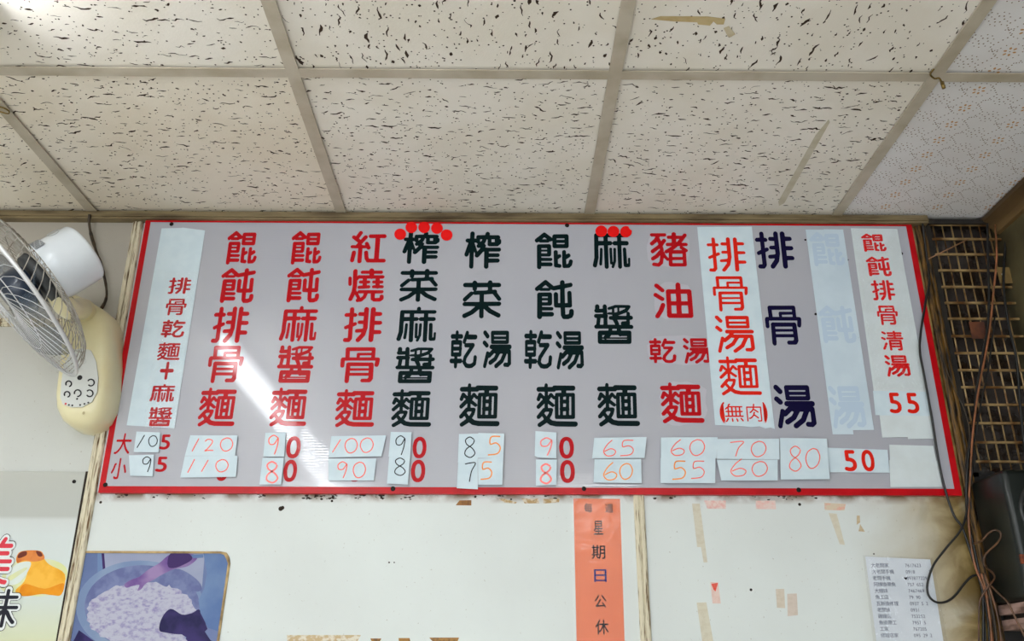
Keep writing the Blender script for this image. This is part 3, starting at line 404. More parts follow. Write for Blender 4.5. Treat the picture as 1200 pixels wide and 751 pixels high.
    [[71,36,69,58,38,60,39,70,69,72,65,82,61,88,51,96,40,101,47,111,60,105,73,94,85,71,100,71,102,103,154,103,155,73,157,71,172,71,173,94,175,101,178,105,189,106,209,106,214,103,217,97,219,82,209,77,204,93,187,92,187,71,217,70,218,61,216,59,187,58,186,36,173,37,172,57,171,59,155,58,155,38,153,37,141,38,139,58,115,58,114,38,112,37,101,38,100,58,85,58,84,37],[115,71,140,71,140,91,115,91],[42,114,42,153,56,153,57,126,119,128,118,148,62,148,63,209,77,208,77,163,79,161,119,161,120,221,134,220,135,161,180,162,180,194,177,196,152,197,156,209,183,208,193,203,196,195,195,148,135,148,135,126,199,126,201,153,215,152,214,114]],
    [[93,33,70,65,57,78,36,95,45,106,59,97,60,166,197,167,198,81,147,80,146,78,160,57,161,52,152,47,105,47,109,37],[95,60,140,61,126,80,80,80,78,79],[75,94,119,94,120,116,75,116],[135,94,182,94,183,116,135,117],[75,130,119,130,120,153,75,153],[135,130,182,130,183,152,135,153],[190,174,178,178,178,180,195,201,206,219,209,221,221,215,221,212,212,198,192,175],[63,175,49,198,34,214,46,221,60,209,76,180,76,178],[150,178,139,180,138,182,150,218,153,219,165,214,157,190],[104,179,96,181,101,219,113,218,116,215,111,180]],
    [[48,57,48,72,118,73,118,188,116,190,37,190,37,206,219,205,218,190,137,190,135,188,135,73,208,72,209,57]],
    [[155,34,154,113,124,114,122,112,123,93,143,93,145,91,143,82,123,81,122,65,146,55,152,52,152,50,142,42,109,57,109,126,153,126,154,144,152,146,108,146,106,158,115,160,125,174,147,194,122,203,96,209,95,210,101,221,105,221,131,215,161,203,184,213,213,221,222,209,196,203,176,194,199,174,209,159,213,150,205,145,169,146,168,128,170,126,214,126,214,52,176,51,176,63,200,65,200,81,177,82,176,84,177,94,200,94,200,112,169,113,168,35],[59,35,53,76,34,77,34,90,49,91,50,92,38,147,66,171,52,194,34,210,42,221,49,217,62,206,77,183,96,201,105,190,84,167,94,128,99,78,92,76,67,76,71,37],[64,91,85,92,79,133,72,157,54,142],[131,159,192,160,178,176,161,187,145,176]],
    [[156,35,154,68,112,69,113,82,155,83,155,115,106,116,107,130,150,131,129,168,119,180,100,198,111,209,116,204,135,183,155,152,155,220,168,221,170,219,171,149,190,180,211,205,214,205,222,195,195,165,176,131,220,130,221,118,219,116,171,115,171,83,214,82,215,69,171,68,170,36],[62,36,55,75,36,76,37,89,51,90,52,92,40,146,68,169,55,190,33,209,41,220,51,215,65,202,80,180,95,194,104,182,87,163,98,125,103,77,96,75,70,75,75,37],[67,90,88,91,83,124,75,153,55,139]],
    [[141,34,124,65,102,91,113,99,131,80,154,104,124,117,101,122,101,92,88,91,89,189,101,188,101,123,110,133,139,125,167,113,190,124,214,132,223,121,196,113,180,104,199,86,210,70,214,60,206,55,147,56,154,37],[74,36,52,85,30,118,38,133,57,109,57,219,59,221,71,220,71,80,87,40],[140,69,194,70,182,85,167,97,147,81],[167,127,151,138,119,153,128,161,156,148,178,132,175,129],[186,147,171,160,156,167,122,179,130,188,159,178,179,168,197,153,197,150],[206,169,188,183,166,195,111,210,117,219,120,220,157,211,176,204,206,187,219,175,218,174]],
    [[110,44,109,133,152,135,153,156,151,158,108,158,106,171,152,173,153,199,92,200,91,214,222,214,222,200,171,200,169,198,169,173,215,171,214,158,171,158,169,156,169,135,213,133,213,44],[36,47,35,61,59,62,60,64,60,106,38,106,37,108,38,120,60,122,60,175,34,185,37,200,99,178,97,165,76,171,75,169,75,122,94,121,95,119,95,107,75,105,75,63,98,61,98,49,96,47],[123,57,154,57,154,82,123,82],[167,57,197,57,198,82,167,82],[123,96,154,96,154,121,123,121],[167,96,197,96,198,121,167,121]],
    [[151,34,134,80,116,111,127,122,136,108,137,109,138,220,150,221,152,212,220,211,221,198,193,197,191,195,191,170,214,169,216,167,214,157,191,155,191,129,214,129,216,127,215,116,191,115,191,90,218,88,219,76,194,74,200,70,183,39,172,44,185,74,153,74,164,38],[116,36,79,44,38,48,37,50,41,59,101,53,124,47,119,37],[117,55,104,82,111,86,114,84,126,61,125,58],[81,58,72,62,79,83,71,80,56,98,41,109,44,121,69,119,48,135,39,139,41,150,43,151,112,143,117,152,120,152,128,148,128,145,109,116,99,120,105,132,68,135,112,98,103,90,84,107,61,108,78,91,81,84,90,79,85,64],[49,62,41,67,49,88,59,83,56,72],[152,89,176,89,176,115,151,115],[152,129,176,129,176,156,151,156],[77,149,73,164,36,164,37,176,71,177,67,187,59,197,50,203,34,210,41,221,51,218,64,210,80,193,100,206,115,219,124,210,113,200,85,180,87,176,125,176,126,164,89,164,89,149],[152,170,176,170,176,197,151,197]],
    [[132,35,121,38,129,53,130,58,51,60,51,137,49,155,45,179,32,212,44,220,46,220,54,204,63,166,67,131,67,73,218,72,217,59,149,58,137,36],[131,80,129,146,85,147,85,218,99,219,100,212,102,211,184,211,187,218,201,218,202,147,147,146,145,120,147,118,210,118,211,105,147,105,145,81],[101,161,185,161,186,196,101,197]],
    [[41,47,41,62,86,63,64,190,59,199,50,204,56,221,148,205,149,193,147,192,80,200,95,109,98,107,160,108,161,201,162,210,167,216,174,218,205,218,212,214,216,208,219,198,220,175,209,168,207,169,206,190,203,202,199,204,181,204,177,201,175,93,100,93,98,90,104,62,213,62,213,47],[112,124,101,132,136,171,139,172,149,164,135,146]],
    [[207,34,185,43,142,56,140,156,132,186,124,202,115,214,124,223,136,210,145,194,150,179,154,156,156,118,158,117,185,118,185,221,200,221,200,118,221,116,222,104,156,102,156,66,157,64,188,57,219,45],[54,36,53,60,37,61,36,63,37,74,53,76,53,157,34,159,33,171,135,171,135,159,120,158,118,156,118,76,133,74,133,61,119,60,117,36,105,37,105,60,103,61,68,61,67,37],[68,75,104,75,105,92,69,93],[68,106,104,106,105,124,69,125],[68,138,104,138,104,158,68,158],[63,176,49,198,37,210,48,219,59,208,76,182,74,179],[100,177,91,182,109,208,120,201,107,182,103,177]],
    [[74,64,63,67,57,71,44,84,37,98,33,115,31,137,33,157,37,173,44,186,53,198,63,204,77,207,88,205,96,200,109,186,116,173,120,156,122,134,120,115,116,98,108,82,100,73,90,67],[74,84,84,85,95,97,99,111,102,134,101,151,96,171,89,182,84,186,77,188,68,186,59,175,54,160,51,137,52,120,58,97,64,89]],
    [[68,66,67,204,85,205,86,67]],
    [[62,64,49,68,36,77,36,100,47,91,57,85,67,84,75,85,80,88,88,97,90,106,90,120,82,137,73,152,33,204,120,205,120,186,68,186,101,141,109,120,110,104,105,85,99,76,91,70,81,66]],
    [[61,64,42,70,42,88,59,83,71,83,80,87,87,93,90,102,87,114,78,121,63,124,63,140,64,142,79,145,84,149,91,159,92,167,87,180,81,185,74,188,56,186,39,178,39,198,51,204,71,207,86,203,97,197,105,188,110,178,112,161,109,149,103,139,93,131,106,118,110,107,110,97,105,83,97,73,80,65]],
    [[98,64,28,151,29,159,86,159,86,203,88,205,106,205,106,160,120,159,122,157,121,142,106,140,106,65],[85,104,86,105,86,141,56,141]],
    [[47,66,46,137,67,137,81,141,89,147,93,153,94,167,90,177,82,183,74,187,56,187,36,179,36,197,43,202,53,205,63,207,79,206,94,200,107,188,114,174,114,156,108,138,100,129,92,124,81,120,65,119,64,85,107,84,108,67]],
    [[89,65,69,81,49,106,40,124,35,152,36,171,40,182,47,193,57,201,66,205,77,207,91,205,106,196,115,186,120,171,120,159,117,147,109,136,102,131,91,126,83,125,61,129,65,117,76,101,101,80,92,66],[70,144,81,144,89,146,96,152,99,158,100,170,98,175,94,182,86,187,76,188,65,183,56,171,54,162,56,151]],
    [[37,66,37,85,95,86,45,198,47,200,62,206,125,67]],
    [[74,64,55,70,46,77,37,92,35,102,37,116,42,125,51,134,36,149,32,161,32,170,37,186,45,196,57,203,67,206,79,207,95,203,105,198,114,189,119,179,121,163,118,152,112,142,102,134,114,121,119,104,115,87,106,75,91,66],[71,84,81,83,88,86,94,91,98,98,99,104,97,113,86,123,79,125,70,124,62,119,56,110,55,101,58,93,63,88],[73,144,80,144,90,147,97,154,101,163,101,171,96,180,90,185,81,188,72,188,64,185,56,178,52,169,52,162,56,153,63,147]],
    [[72,64,62,66,46,76,38,85,33,102,34,115,38,126,50,139,67,145,79,145,93,142,89,152,78,170,52,192,64,206,80,195,92,182,103,167,113,149,119,121,118,101,114,89,107,79,92,68],[71,84,83,84,94,93,99,108,97,120,88,124,76,127,63,123,57,117,53,107,56,94,64,86]],
]
GLYPH = {}
for _set, _chars in GLYPH_SETS:
    for _ch in _chars:
        GLYPH[_set + _ch] = [[(c[i] / 255.0, c[i + 1] / 255.0) for i in range(0, len(c), 2)] for c in OUTLINES[len(GLYPH)]]
INK = 0.00025          # thickness of cut or printed lettering


def slant(u, v):
    return (u - 619.0) / (v + 2207.0)


def inside(pt, c):
    x, y = pt
    r = False
    for i in range(len(c)):
        x0, y0 = c[i]
        x1, y1 = c[i - 1]
        if (y0 > y) != (y1 > y) and x < (x1 - x0) * (y - y0) / (y1 - y0) + x0:
            r = not r
    return r


def glyph_faces(mb, cs, fn, off, h=INK, m=0):
    depth = [sum(1 for k, o in enumerate(cs) if k != i and inside(c[0], o)) for i, c in enumerate(cs)]
    for i, c in enumerate(cs):
        if depth[i] % 2:
            continue
        grp = [c] + [q for k, q in enumerate(cs) if depth[k] == depth[i] + 1 and inside(q[0], c)]
        flat = [p for q in grp for p in q]
        tris = tessellate_polygon([[Vector((x, y, 0)) for x, y in q] for q in grp])
        n = len(flat)
        front = [fn(x, y, off + h) for x, y in flat]
        back = [fn(x, y, off) for x, y in flat]
        fs = [list(t) for t in tris]
        k = 0
        for q in grp:
            L = len(q)
            for j in range(L):
                a = k + j
                b = k + (j + 1) % L
                fs.append([a, b, b + n, a + n])
            k += L
        mb.add(front + back, fs, m)


def put(mb, key, box, off, m=0, lean=None):
    """set one character so that its ink fills the box u0, v0, u1, v1 measured on the photograph"""
    cs = GLYPH[key]
    xs = [p[0] for c in cs for p in c]
    ys = [p[1] for c in cs for p in c]
    x0, x1, y0, y1 = min(xs), max(xs), min(ys), max(ys)
    u0, v0, u1, v1 = box
    cu, cv, h = (u0 + u1) / 2, (v0 + v1) / 2, v1 - v0
    s = slant(cu, cv) if lean is None else lean
    w = (u1 - u0) - abs(s) * h * 0.8

    def fn(x, y, o):
        gx = (x - x0) / (x1 - x0) - 0.5
        gy = (y - y0) / (y1 - y0) - 0.5
        return W(cu + gx * w + s * gy * h, cv + gy * h, o)
    glyph_faces(mb, cs, fn, off, m=m)


def put_em(mb, key, u0, v0, size, off, wide=1.0, m=0):
    """set one character in its em square, top left at u0, v0"""
    cs = GLYPH[key]

    def fn(x, y, o):
        ex = (x * 320 - 32) / 256.0
        ey = (y * 320 - 32) / 256.0
        s = slant(u0, v0)
        return W(u0 + ex * size * wide + s * ey * size, v0 + ey * size, o)
    glyph_faces(mb, cs, fn, off, m=m)


DIGIT = {
    '0': [[(.5, 0), (.15, .18), (.02, .55), (.2, .92), (.5, 1), (.85, .8), (.98, .42), (.8, .08), (.5, 0)]],
    '1': [[(1, 0), (0, 1)]],
    '2': [[(.08, .2), (.4, .02), (.85, .1), (.85, .35), (.3, .85), (.05, 1), (.55, .95), (1, .97)]],
    '5': [[(.95, .02), (.3, .04), (.22, .42), (.65, .36), (.95, .6), (.75, .92), (.05, 1)]],
    '6': [[(.7, 0), (.3, .3), (.03, .72), (.3, 1), (.8, .95), (.95, .7), (.6, .55), (.1, .72)]],
    '7': [[(.0, .08), (.95, .02), (.6, .45), (.4, 1)]],
    '8': [[(.85, .12), (.5, 0), (.15, .14), (.25, .36), (.7, .55), (.92, .8), (.55, 1), (.1, .86), (.2, .6), (.75, .34), (.88, .14)]],
    '9': [[(.9, .15), (.5, 0), (.1, .18), (.15, .45), (.55, .45), (.88, .15), (.8, .55), (.55, 1)]],
}


def scrawl(mb, ch, box, off, wpx=1.3, m=0):
    """a handwritten digit drawn with a felt pen"""
    u0, v0, u1, v1 = box
    s = slant((u0 + u1) / 2, (v0 + v1) / 2)
    for st in DIGIT[ch]:
        P = catmull([Vector((u0 + x * (u1 - u0) - s * (0.5 - y) * (v1 - v0) * 0.0, v0 + y * (v1 - v0), 0)) for x, y in st], 6 if len(st) > 2 else 1)
        L, Rr = [], []
        for i, p in enumerate(P):
            t = (P[min(i + 1, len(P) - 1)] - P[max(i - 1, 0)]).normalized()
            n = Vector((-t.y, t.x, 0)) * wpx / 2
            L.append(p + n)
            Rr.append(p - n)
        v = [W(a.x, a.y, off + INK) for a in L] + [W(a.x, a.y, off + INK) for a in Rr]
        k = len(P)
        mb.add(v, [[i, i + 1, k + i + 1, k + i] for i in range(k - 1)], m)


def quad_slab(mb, q, off, th, m=0):
    """flat sheet on the wall: q = four photo corners, back at off, th thick"""
    P = [W(u, v, off) for u, v in q]
    mb.prism(P, (0, -th, 0), m)
    return mb


def sheet(name, q, off, th, m, label=None, cat=None, group=None, parent=None):
    o = quad_slab(MB(), q, off, th).build(name, m, parent)
    return tag(o, label, cat, group)

# ------------------------------------------------------------------ setting: wall, battens, floor, side walls
def wall_material():
    m = mat('painted_board', (211, 216, 214), 0.55, rgb2=(218, 224, 222), scale=3.0, lo=0.35, hi=0.65, bump=0.06, bscale=90, spec=0.3)
    nt = m.node_tree
    b = nt.nodes['Principled BSDF']
    old = b.inputs['Base Color'].links[0].from_socket
    tc = nt.nodes.new('ShaderNodeTexCoord')
    sx = nt.nodes.new('ShaderNodeSeparateXYZ')
    nt.links.new(tc.outputs['Object'], sx.inputs[0])

    def maths(op, a, bb=None, clamp=False):
        n = nt.nodes.new('ShaderNodeMath')
        n.operation = op
        n.use_clamp = clamp
        for i, q in enumerate((a, bb)):
            if q is None:
                continue
            if isinstance(q, (int, float)):
                n.inputs[i].default_value = q
            else:
                nt.links.new(q, n.inputs[i])
        return n.outputs[0]

    def noise(sc, det=5.0, dist=0.0):
        n = nt.nodes.new('ShaderNodeTexNoise')
        n.inputs['Scale'].default_value = sc
        n.inputs['Detail'].default_value = det
        n.inputs['Distortion'].default_value = dist
        nt.links.new(tc.outputs['Object'], n.inputs['Vector'])
        return n.outputs[0]

    def over(base, colour, fac):
        mx = nt.nodes.new('ShaderNodeMix')
        mx.data_type = 'RGBA'
        nt.links.new(fac, mx.inputs[0])
        nt.links.new(base, mx.inputs[6])
        mx.inputs[7].default_value = srgb(*colour)
        return mx.outputs[2]
    # greasy yellow-brown soot that has settled on the board beside the dark window bay
    d = maths('MULTIPLY', maths('SUBTRACT', sx.outputs[0], 0.74), 3.9, True)
    f = maths('MULTIPLY', d, maths('MULTIPLY', maths('SUBTRACT', noise(4.5, 5, 0.6), 0.22), 3.6, True), True)
    c = over(old, (160, 136, 80), f)
    f2 = maths('MULTIPLY', maths('MULTIPLY', maths('SUBTRACT', sx.outputs[0], 0.88), 8.0, True),
               maths('MULTIPLY', maths('SUBTRACT', noise(13, 6, 0.6), 0.42), 5.0, True), True)
    c = over(c, (92, 72, 30), f2)
    # tan board around the fan, with its dimmer light put into the colour
    g = maths('MULTIPLY', maths('MULTIPLY', maths('SUBTRACT', -0.87, sx.outputs[0]), 30.0, True),
              maths('MULTIPLY', maths('SUBTRACT', sx.outputs[2], 1.6), 1.1, True), True)
    c = over(c, (166, 158, 146), g)
    # rusty dribble just below the menu board
    e = maths('MULTIPLY', maths('SUBTRACT', 1.0, maths('MULTIPLY', maths('ABSOLUTE', maths('SUBTRACT', sx.outputs[2], 1.832), None), 48.0)), 1.0, True)
    f3 = maths('MULTIPLY', e, maths('MULTIPLY', maths('SUBTRACT', noise(18, 7, 0.3), 0.40), 6.0, True), True)
    c = over(c, (112, 78, 34), f3)
    # scattered specks
    sp = maths('MULTIPLY', maths('SUBTRACT', noise(160, 2, 0.0), 0.70), 5.0, True)
    c = over(c, (120, 92, 55), sp)
    nt.links.new(c, b.inputs['Base Color'])
    return m


M_WALL = wall_material()
M_BATTEN = mat('dirty_batten', (212, 203, 178), 0.5, rgb2=(96, 66, 26), scale=26, stretch=(11, 1, 0.9), lo=0.50, hi=0.68, bump=0.2, bscale=60, detail=8, spec=0.3)
M_BATTEN_DARK = mat('grimy_batten', (112, 80, 32), 0.45, rgb2=(18, 12, 6), scale=30, stretch=(8, 1, 0.8), lo=0.40, hi=0.62, bump=0.3, bscale=70, detail=8)
M_GRIME_SHADE = mat('black_grime_shade', (46, 32, 18), 0.8, rgb2=(26, 19, 13), scale=90)
M_TIN = mat('ceiling_bar_paint', (190, 180, 162), 0.42, rgb2=(170, 158, 136), scale=14, lo=0.4, hi=0.7)
M_DARK_WOOD = mat('dark_wood', (34, 26, 17), 0.6, rgb2=(14, 11, 8), scale=18, lo=0.4, hi=0.65, bump=0.2, bscale=40)  # mottled dark brown for the bay frame and the shelf spacer
M_SIDE = mat('greasy_side_wall', (92, 84, 58), 0.45, rgb2=(50, 43, 26), scale=6, lo=0.4, hi=0.7, bump=0.1)
M_FLOOR = mat('shop_floor_tile', (228, 224, 216), 0.4, rgb2=(220, 215, 206), scale=5)
M_SHOPWALL = mat('shop_side_paint', (232, 230, 224), 0.6, rgb2=(226, 223, 216), scale=4)

XW = 1.033             # where the painted board ends and the window bay begins
wb = MB()
wb.box((XL - 0.1, D, 0), (XW, D + 0.1, ZC + 0.15))
wall_back = tag(wb.build('wall_back', M_WALL), 'cream painted board wall behind the menu board', 'wall', kind='structure')
tag(MB().box((XR, YF, 0), (XR + 0.1, D + 0.3, ZC + 0.15)).build('wall_right', M_SIDE), 'greasy olive side wall at the right edge', 'wall', kind='structure')
tag(MB().box((XL - 0.1, YF, 0), (XL, D, ZC + 0.15)).build('wall_left', M_SHOPWALL), 'pale side wall left of the fan, outside the picture', 'wall', kind='structure')
tag(MB().box((XL - 0.1, YF, -0.1), (XR + 0.1, D + 0.3, 0)).build('floor', M_FLOOR), 'pale tiled shop floor', 'floor', kind='structure')


def batten(name, X0, X1, z0, z1, th, m, label, grooves=True):
    b = MB()
    w = X1 - X0
    prof = [(0, 0), (0, .6), (.12, .95), (.3, 1.0), (.42, .95), (.47, .55), (.53, .55), (.58, .95), (.72, 1.0), (.9, .9), (1, .5), (1, 0)]
    pts = [(X0 + a * w, D - q * th, z0) for a, q in prof]
    b.prism(pts, (0, 0, z1 - z0))
    return tag(b.build(name, m), label, 'moulding', kind='structure')


batten('trim_1', -0.909, -0.8845, 0, 2.497, 0.008, M_BATTEN, 'dirty gold and cream batten left of the menu board')
batten('trim_2', 0.281, 0.304, 0, 1.833, 0.007, M_BATTEN, 'stained vertical batten below the board beside the salmon notice')
batten('trim_3', 1.006, 1.032, 0, 2.497, 0.010, M_BATTEN_DARK, 'greasy brown batten right of the menu board')
b = MB()
b.box((XL, D, 2.4935), (XW, D - 0.022, ZC))
b.box((XL, D, 2.4985), (XW, D - 0.026, 2.503))
tag(b.build('trim_4', mat('wall_angle_paint', (128, 112, 80), 0.5, rgb2=(80, 64, 40), scale=9, stretch=(1, 1, 6), lo=0.4, hi=0.7)), 'tan angle strip where wall meets ceiling', 'moulding', kind='structure')
z0 = W(20, 383).z
b = MB()
b.box((XL, D, z0), (-0.909, D - 0.005, z0 + 0.020))
b.box((XL, D - 0.005, z0 + 0.004), (-0.909, D - 0.008, z0 + 0.007))
b.box((XL, D - 0.005, z0 + 0.012), (-0.909, D - 0.008, z0 + 0.016))
tag(b.build('trim_5', M_BATTEN), 'thin horizontal batten behind the wall fan', 'moulding', kind='structure')
b = MB()
b.prism([(XR, YF, ZC), (XR, YF, ZC - 0.040), (XR - 0.012, YF, ZC - 0.040), (XR - 0.018, YF, ZC - 0.026), (XR - 0.040, YF, ZC - 0.010), (XR - 0.042, YF, ZC)], (0, D - YF, 0))
tag(b.build('trim_6', mat('brown_cornice', (112, 88, 54), 0.4, rgb2=(66, 48, 26), scale=8, stretch=(1, .2, 1), bump=.1)), 'brown cornice strip along the right wall', 'moulding', kind='structure')

# grime, holes and old tape marks on the wall
rnd = random.Random(4)
g = MB()
for c0, c1, n in ((120, 150, 10), (180, 200, 8), (355, 395, 42), (415, 428, 12), (440, 450, 14), (470, 486, 9), (225, 240, 8), (300, 310, 7), (540, 700, 14), (880, 960, 26), (760, 800, 8)):
    for _ in range(n):
        u = rnd.uniform(c0, c1)
        v = 577.5 + (u - 114) * 0.003 + rnd.random() ** 2 * 7
        r = rnd.uniform(.4, 1.5)
        pts = [W(u + math.cos(a) * r * rnd.uniform(1, 2.4), v + math.sin(a) * r * rnd.uniform(.5, 1.0), 0.0) for a in [k * math.pi / 3.5 for k in range(7)]]
        g.prism(pts, (0, -0.0004, 0))
for u, v, r in ((118, 588.5, 1.4), (389, 587, 1.3), (557, 582, 1.3), (599, 585, 1.0), (937, 591, 1.6), (880, 691, 1.4), (1024, 649, .8), (329, 596, 2.4), (331, 595, 2.0), (462, 659, .7), (456, 659, .9)):
    g.disc(W(u, v), r / 475.0, 0, 0.0005, 10)
tag(g.build('grime', M_GRIME_SHADE, wall_back), 'black grime specks and nail holes', kind='stuff')
TAPE = [
    ('amber tape remnant', (150, 98, 22), (118, 72, 12), [(534, 592), (538.5, 586.3), (552.5, 586), (552.3, 592.2)]),
    ('brown torn tape remnant', (176, 146, 96), (210, 200, 178), [(584, 585), (590, 584), (606, 588.5), (604, 590), (592, 589)]),
    ('brown torn tape remnant', (172, 142, 92), (212, 203, 182), [(611, 584), (631, 584.3), (632, 589.5), (615, 590)]),
    ('brown torn tape remnant', (172, 142, 92), (212, 203, 182), [(636, 584.5), (656, 584), (655, 588.5), (637, 590)]),
    ('tan torn tape residue', (188, 164, 122), (214, 208, 190), [(336, 744), (423, 744), (419, 751), (413, 757), (337, 757)]),
    ('amber tape remnant', (160, 112, 34), (110, 74, 20), [(434, 748), (447, 748), (442, 757), (438, 757)]),
    ('amber tape remnant', (160, 112, 34), (110, 74, 20), [(467, 747.5), (480, 747.5), (482, 757), (468, 757)]),
    ('amber tape remnant', (160, 112, 34), (110, 74, 20), [(503, 747), (538, 747), (534, 757), (512, 757)]),
    ('grey brown tape mark', (206, 200, 182), (200, 192, 172), [(811, 590), (820, 590), (829, 659), (824.5, 659), (821.5, 641), (817, 641)]),
    ('faded pink tape mark', (226, 204, 196), (224, 176, 168), [(825, 586.5), (850.5, 586.5), (850.5, 596), (829, 596)]),
    ('faded pink tape mark', (224, 202, 194), (226, 182, 174), [(885.5, 586.7), (908.5, 586.5), (909.3, 596.6), (886, 596.3)]),
    ('tan tape mark', (212, 196, 172), (222, 170, 152), [(966, 589), (991, 590.5), (989.5, 598), (966.5, 597.5)]),
    ('grey brown tape mark', (210, 204, 186), (206, 198, 178), [(971, 601), (980.5, 602), (990, 638.5), (984, 637.5)]),
    ('brown tape mark', (188, 166, 132), (196, 178, 148), [(1004, 604), (1007.5, 604), (1008, 612), (1004, 615)]),
    ('brown tape mark', (188, 166, 132), (196, 178, 148), [(1008, 614), (1013.5, 623), (1006, 622.5)]),
    ('pink tape mark', (222, 190, 178), (226, 200, 190), [(832.5, 682), (841.5, 682.5), (844.6, 707), (835, 707)]),
    ('red paper scrap', (228, 70, 52), (222, 90, 70), [(833.5, 684), (841.3, 683), (838.5, 693), (836, 690.5)]),
    ('grey tape mark', (208, 196, 180), (202, 190, 172), [(909, 690), (919, 690), (920, 712.5), (910.5, 712)]),
    ('grey tape mark', (208, 194, 182), (202, 188, 174), [(922.4, 695.8), (933.7, 695.3), (935, 720.6), (923, 722)]),
    ('grey brown tape mark', (208, 202, 182), (202, 194, 172), [(816.4, 706), (827.7, 705.7), (836, 752), (823, 752)]),
]
for i, (lab, ca, cb, q) in enumerate(TAPE):
    h = 0.0003 if lab != 'red paper scrap' else 0.0007
    o = quad_slab(MB(), q, 0.0, h).build('tape_mark', mat('tape_%d' % i, ca, 0.5, rgb2=cb, scale=110, lo=.45, hi=.6, stretch=(1, 1, 1.4)), wall_back)
    o['label'] = lab

# ------------------------------------------------------------------ ceiling: grid bars and tiles
M_TILE = mat('mineral_tile', (236, 230, 220), 0.85, rgb2=(230, 223, 210), scale=6, bump=0.1, bscale=240)
M_TILE_CREAM = mat('mineral_tile_cream', (233, 225, 210), 0.85, rgb2=(226, 216, 198), scale=4, bump=0.1, bscale=240)
M_HOLE = mat('tile_fissure', (58, 40, 26), 0.9)
M_VINYL = mat('vinyl_tile', (234, 232, 232), 0.45, rgb2=(228, 225, 224), scale=5)
M_DOT = mat('printed_brown_dot', (120, 92, 70), 0.6)
M_FLOWER = mat('printed_orange_flower', (196, 146, 92), 0.6)
ceiling = empty('ceiling', (0, 0, ZC), 'suspended ceiling of fissured tiles in a painted metal grid', 'ceiling', kind='structure')
MB().box((XL - 0.1, YF, ZC + 0.02), (XR + 0.1, D + 0.3, ZC + 0.12)).build('ceiling_slab', M_SHOPWALL, ceiling)
gx = [GX0 + TILE * k for k in range(-2, 4)]
gy = [GY0 - TILE * k for k in range(0, 7)]
BW = 0.0125
for k, x in enumerate(gx):
    b = MB()
    b.box((x - BW, YF, ZC + .0006), (x + BW, D - 0.022, ZC - 0.0015))
    b.box((x - 0.002, YF, ZC), (x + 0.002, D - 0.022, ZC + 0.019))
    b.build('grid_bar', M_TIN, ceiling)
for y in gy:
    b = MB()
    xs = [XL] + gx + [XR - 0.04]
    for a, c in zip(xs[:-1], xs[1:]):
        b.box((a + (BW if a != XL else 0), y - BW, ZC + .0006), (c - (BW if c < XR - 0.1 else 0), y + BW, ZC - 0.0013))
    b.build('grid_bar', M_TIN, ceiling)


def fissured_tile(x0, x1, y0, y1, along_x, seed, m):
    rn = random.Random(seed)
    b = MB()
    z = ZC + 0.0045
    b.box((x0, y0, z), (x1, y1, z + 0.014), 0)
    zz = z - 0.0004
    area = (x1 - x0) * (y1 - y0) / 0.36

    def strip(P, ws):
        L, R2 = [], []
        for i, p in enumerate(P):
            t = (P[min(i + 1, len(P) - 1)] - P[max(0, i - 1)])
            t = t.normalized() if t.length > 1e-9 else Vector((1, 0, 0))
            n = Vector((-t.y, t.x, 0)) * ws[i]
            L.append((p.x + n.x, p.y + n.y, zz))
            R2.append((p.x - n.x, p.y - n.y, zz))
        k = len(P)
        b.add(L + R2, [[i, i + 1, k + i + 1, k + i] for i in range(k - 1)], 1)
    nx, ny = (19, 24) if along_x else (23, 18)
    cells = [(a, c2) for a in range(nx) for c2 in range(ny)]
    rn.shuffle(cells)
    for a, c2 in cells[:int(.72 * nx * ny)]:
        Ln = rn.choice((.007, .009, .012, .015, .020, .028)) * rn.uniform(.8, 1.25)
        th = rn.gauss(0, .14) + (0 if along_x else math.pi / 2)
        p = Vector((x0 + (a + rn.uniform(.1, .9)) * (x1 - x0) / nx, y0 + (c2 + rn.uniform(.1, .9)) * (y1 - y0) / ny, 0))
        n = max(3, int(Ln / .006))
        P = []
        a = th
        wmax = rn.choice((.0009, .0012, .0015, .0019)) * (1.0 if along_x else 1.25)
        for j in range(n + 1):
            P.append(p.copy())
            a = th + rn.gauss(0, .38)
            p = p + Vector((math.cos(a), math.sin(a), 0)) * Ln / n
        P = [q for q in P if x0 + .004 < q.x < x1 - .004 and y0 + .004 < q.y < y1 - .004]
        if len(P) < 3:
            continue
        ws = [wmax * (rn.uniform(.35, 1.5)) for _ in P]
        ws[0] = wmax * .3
        ws[-1] = wmax * .3
        strip(P, ws)
    for i in range(int(900 * area)):
        r = rn.choice((.0009, .0012, .0015, .0019))
        x = rn.uniform(x0 + .006, x1 - .006)
        y = rn.uniform(y0 + .006, y1 - .006)
        b.add([(x + math.cos(k) * r, y + math.sin(k) * r, zz) for k in (0, 1.05, 2.1, 3.14, 4.2, 5.24)], [range(6)], 1)
    o = b.build('ceiling_tile', [m, M_HOLE], ceiling)
    return o


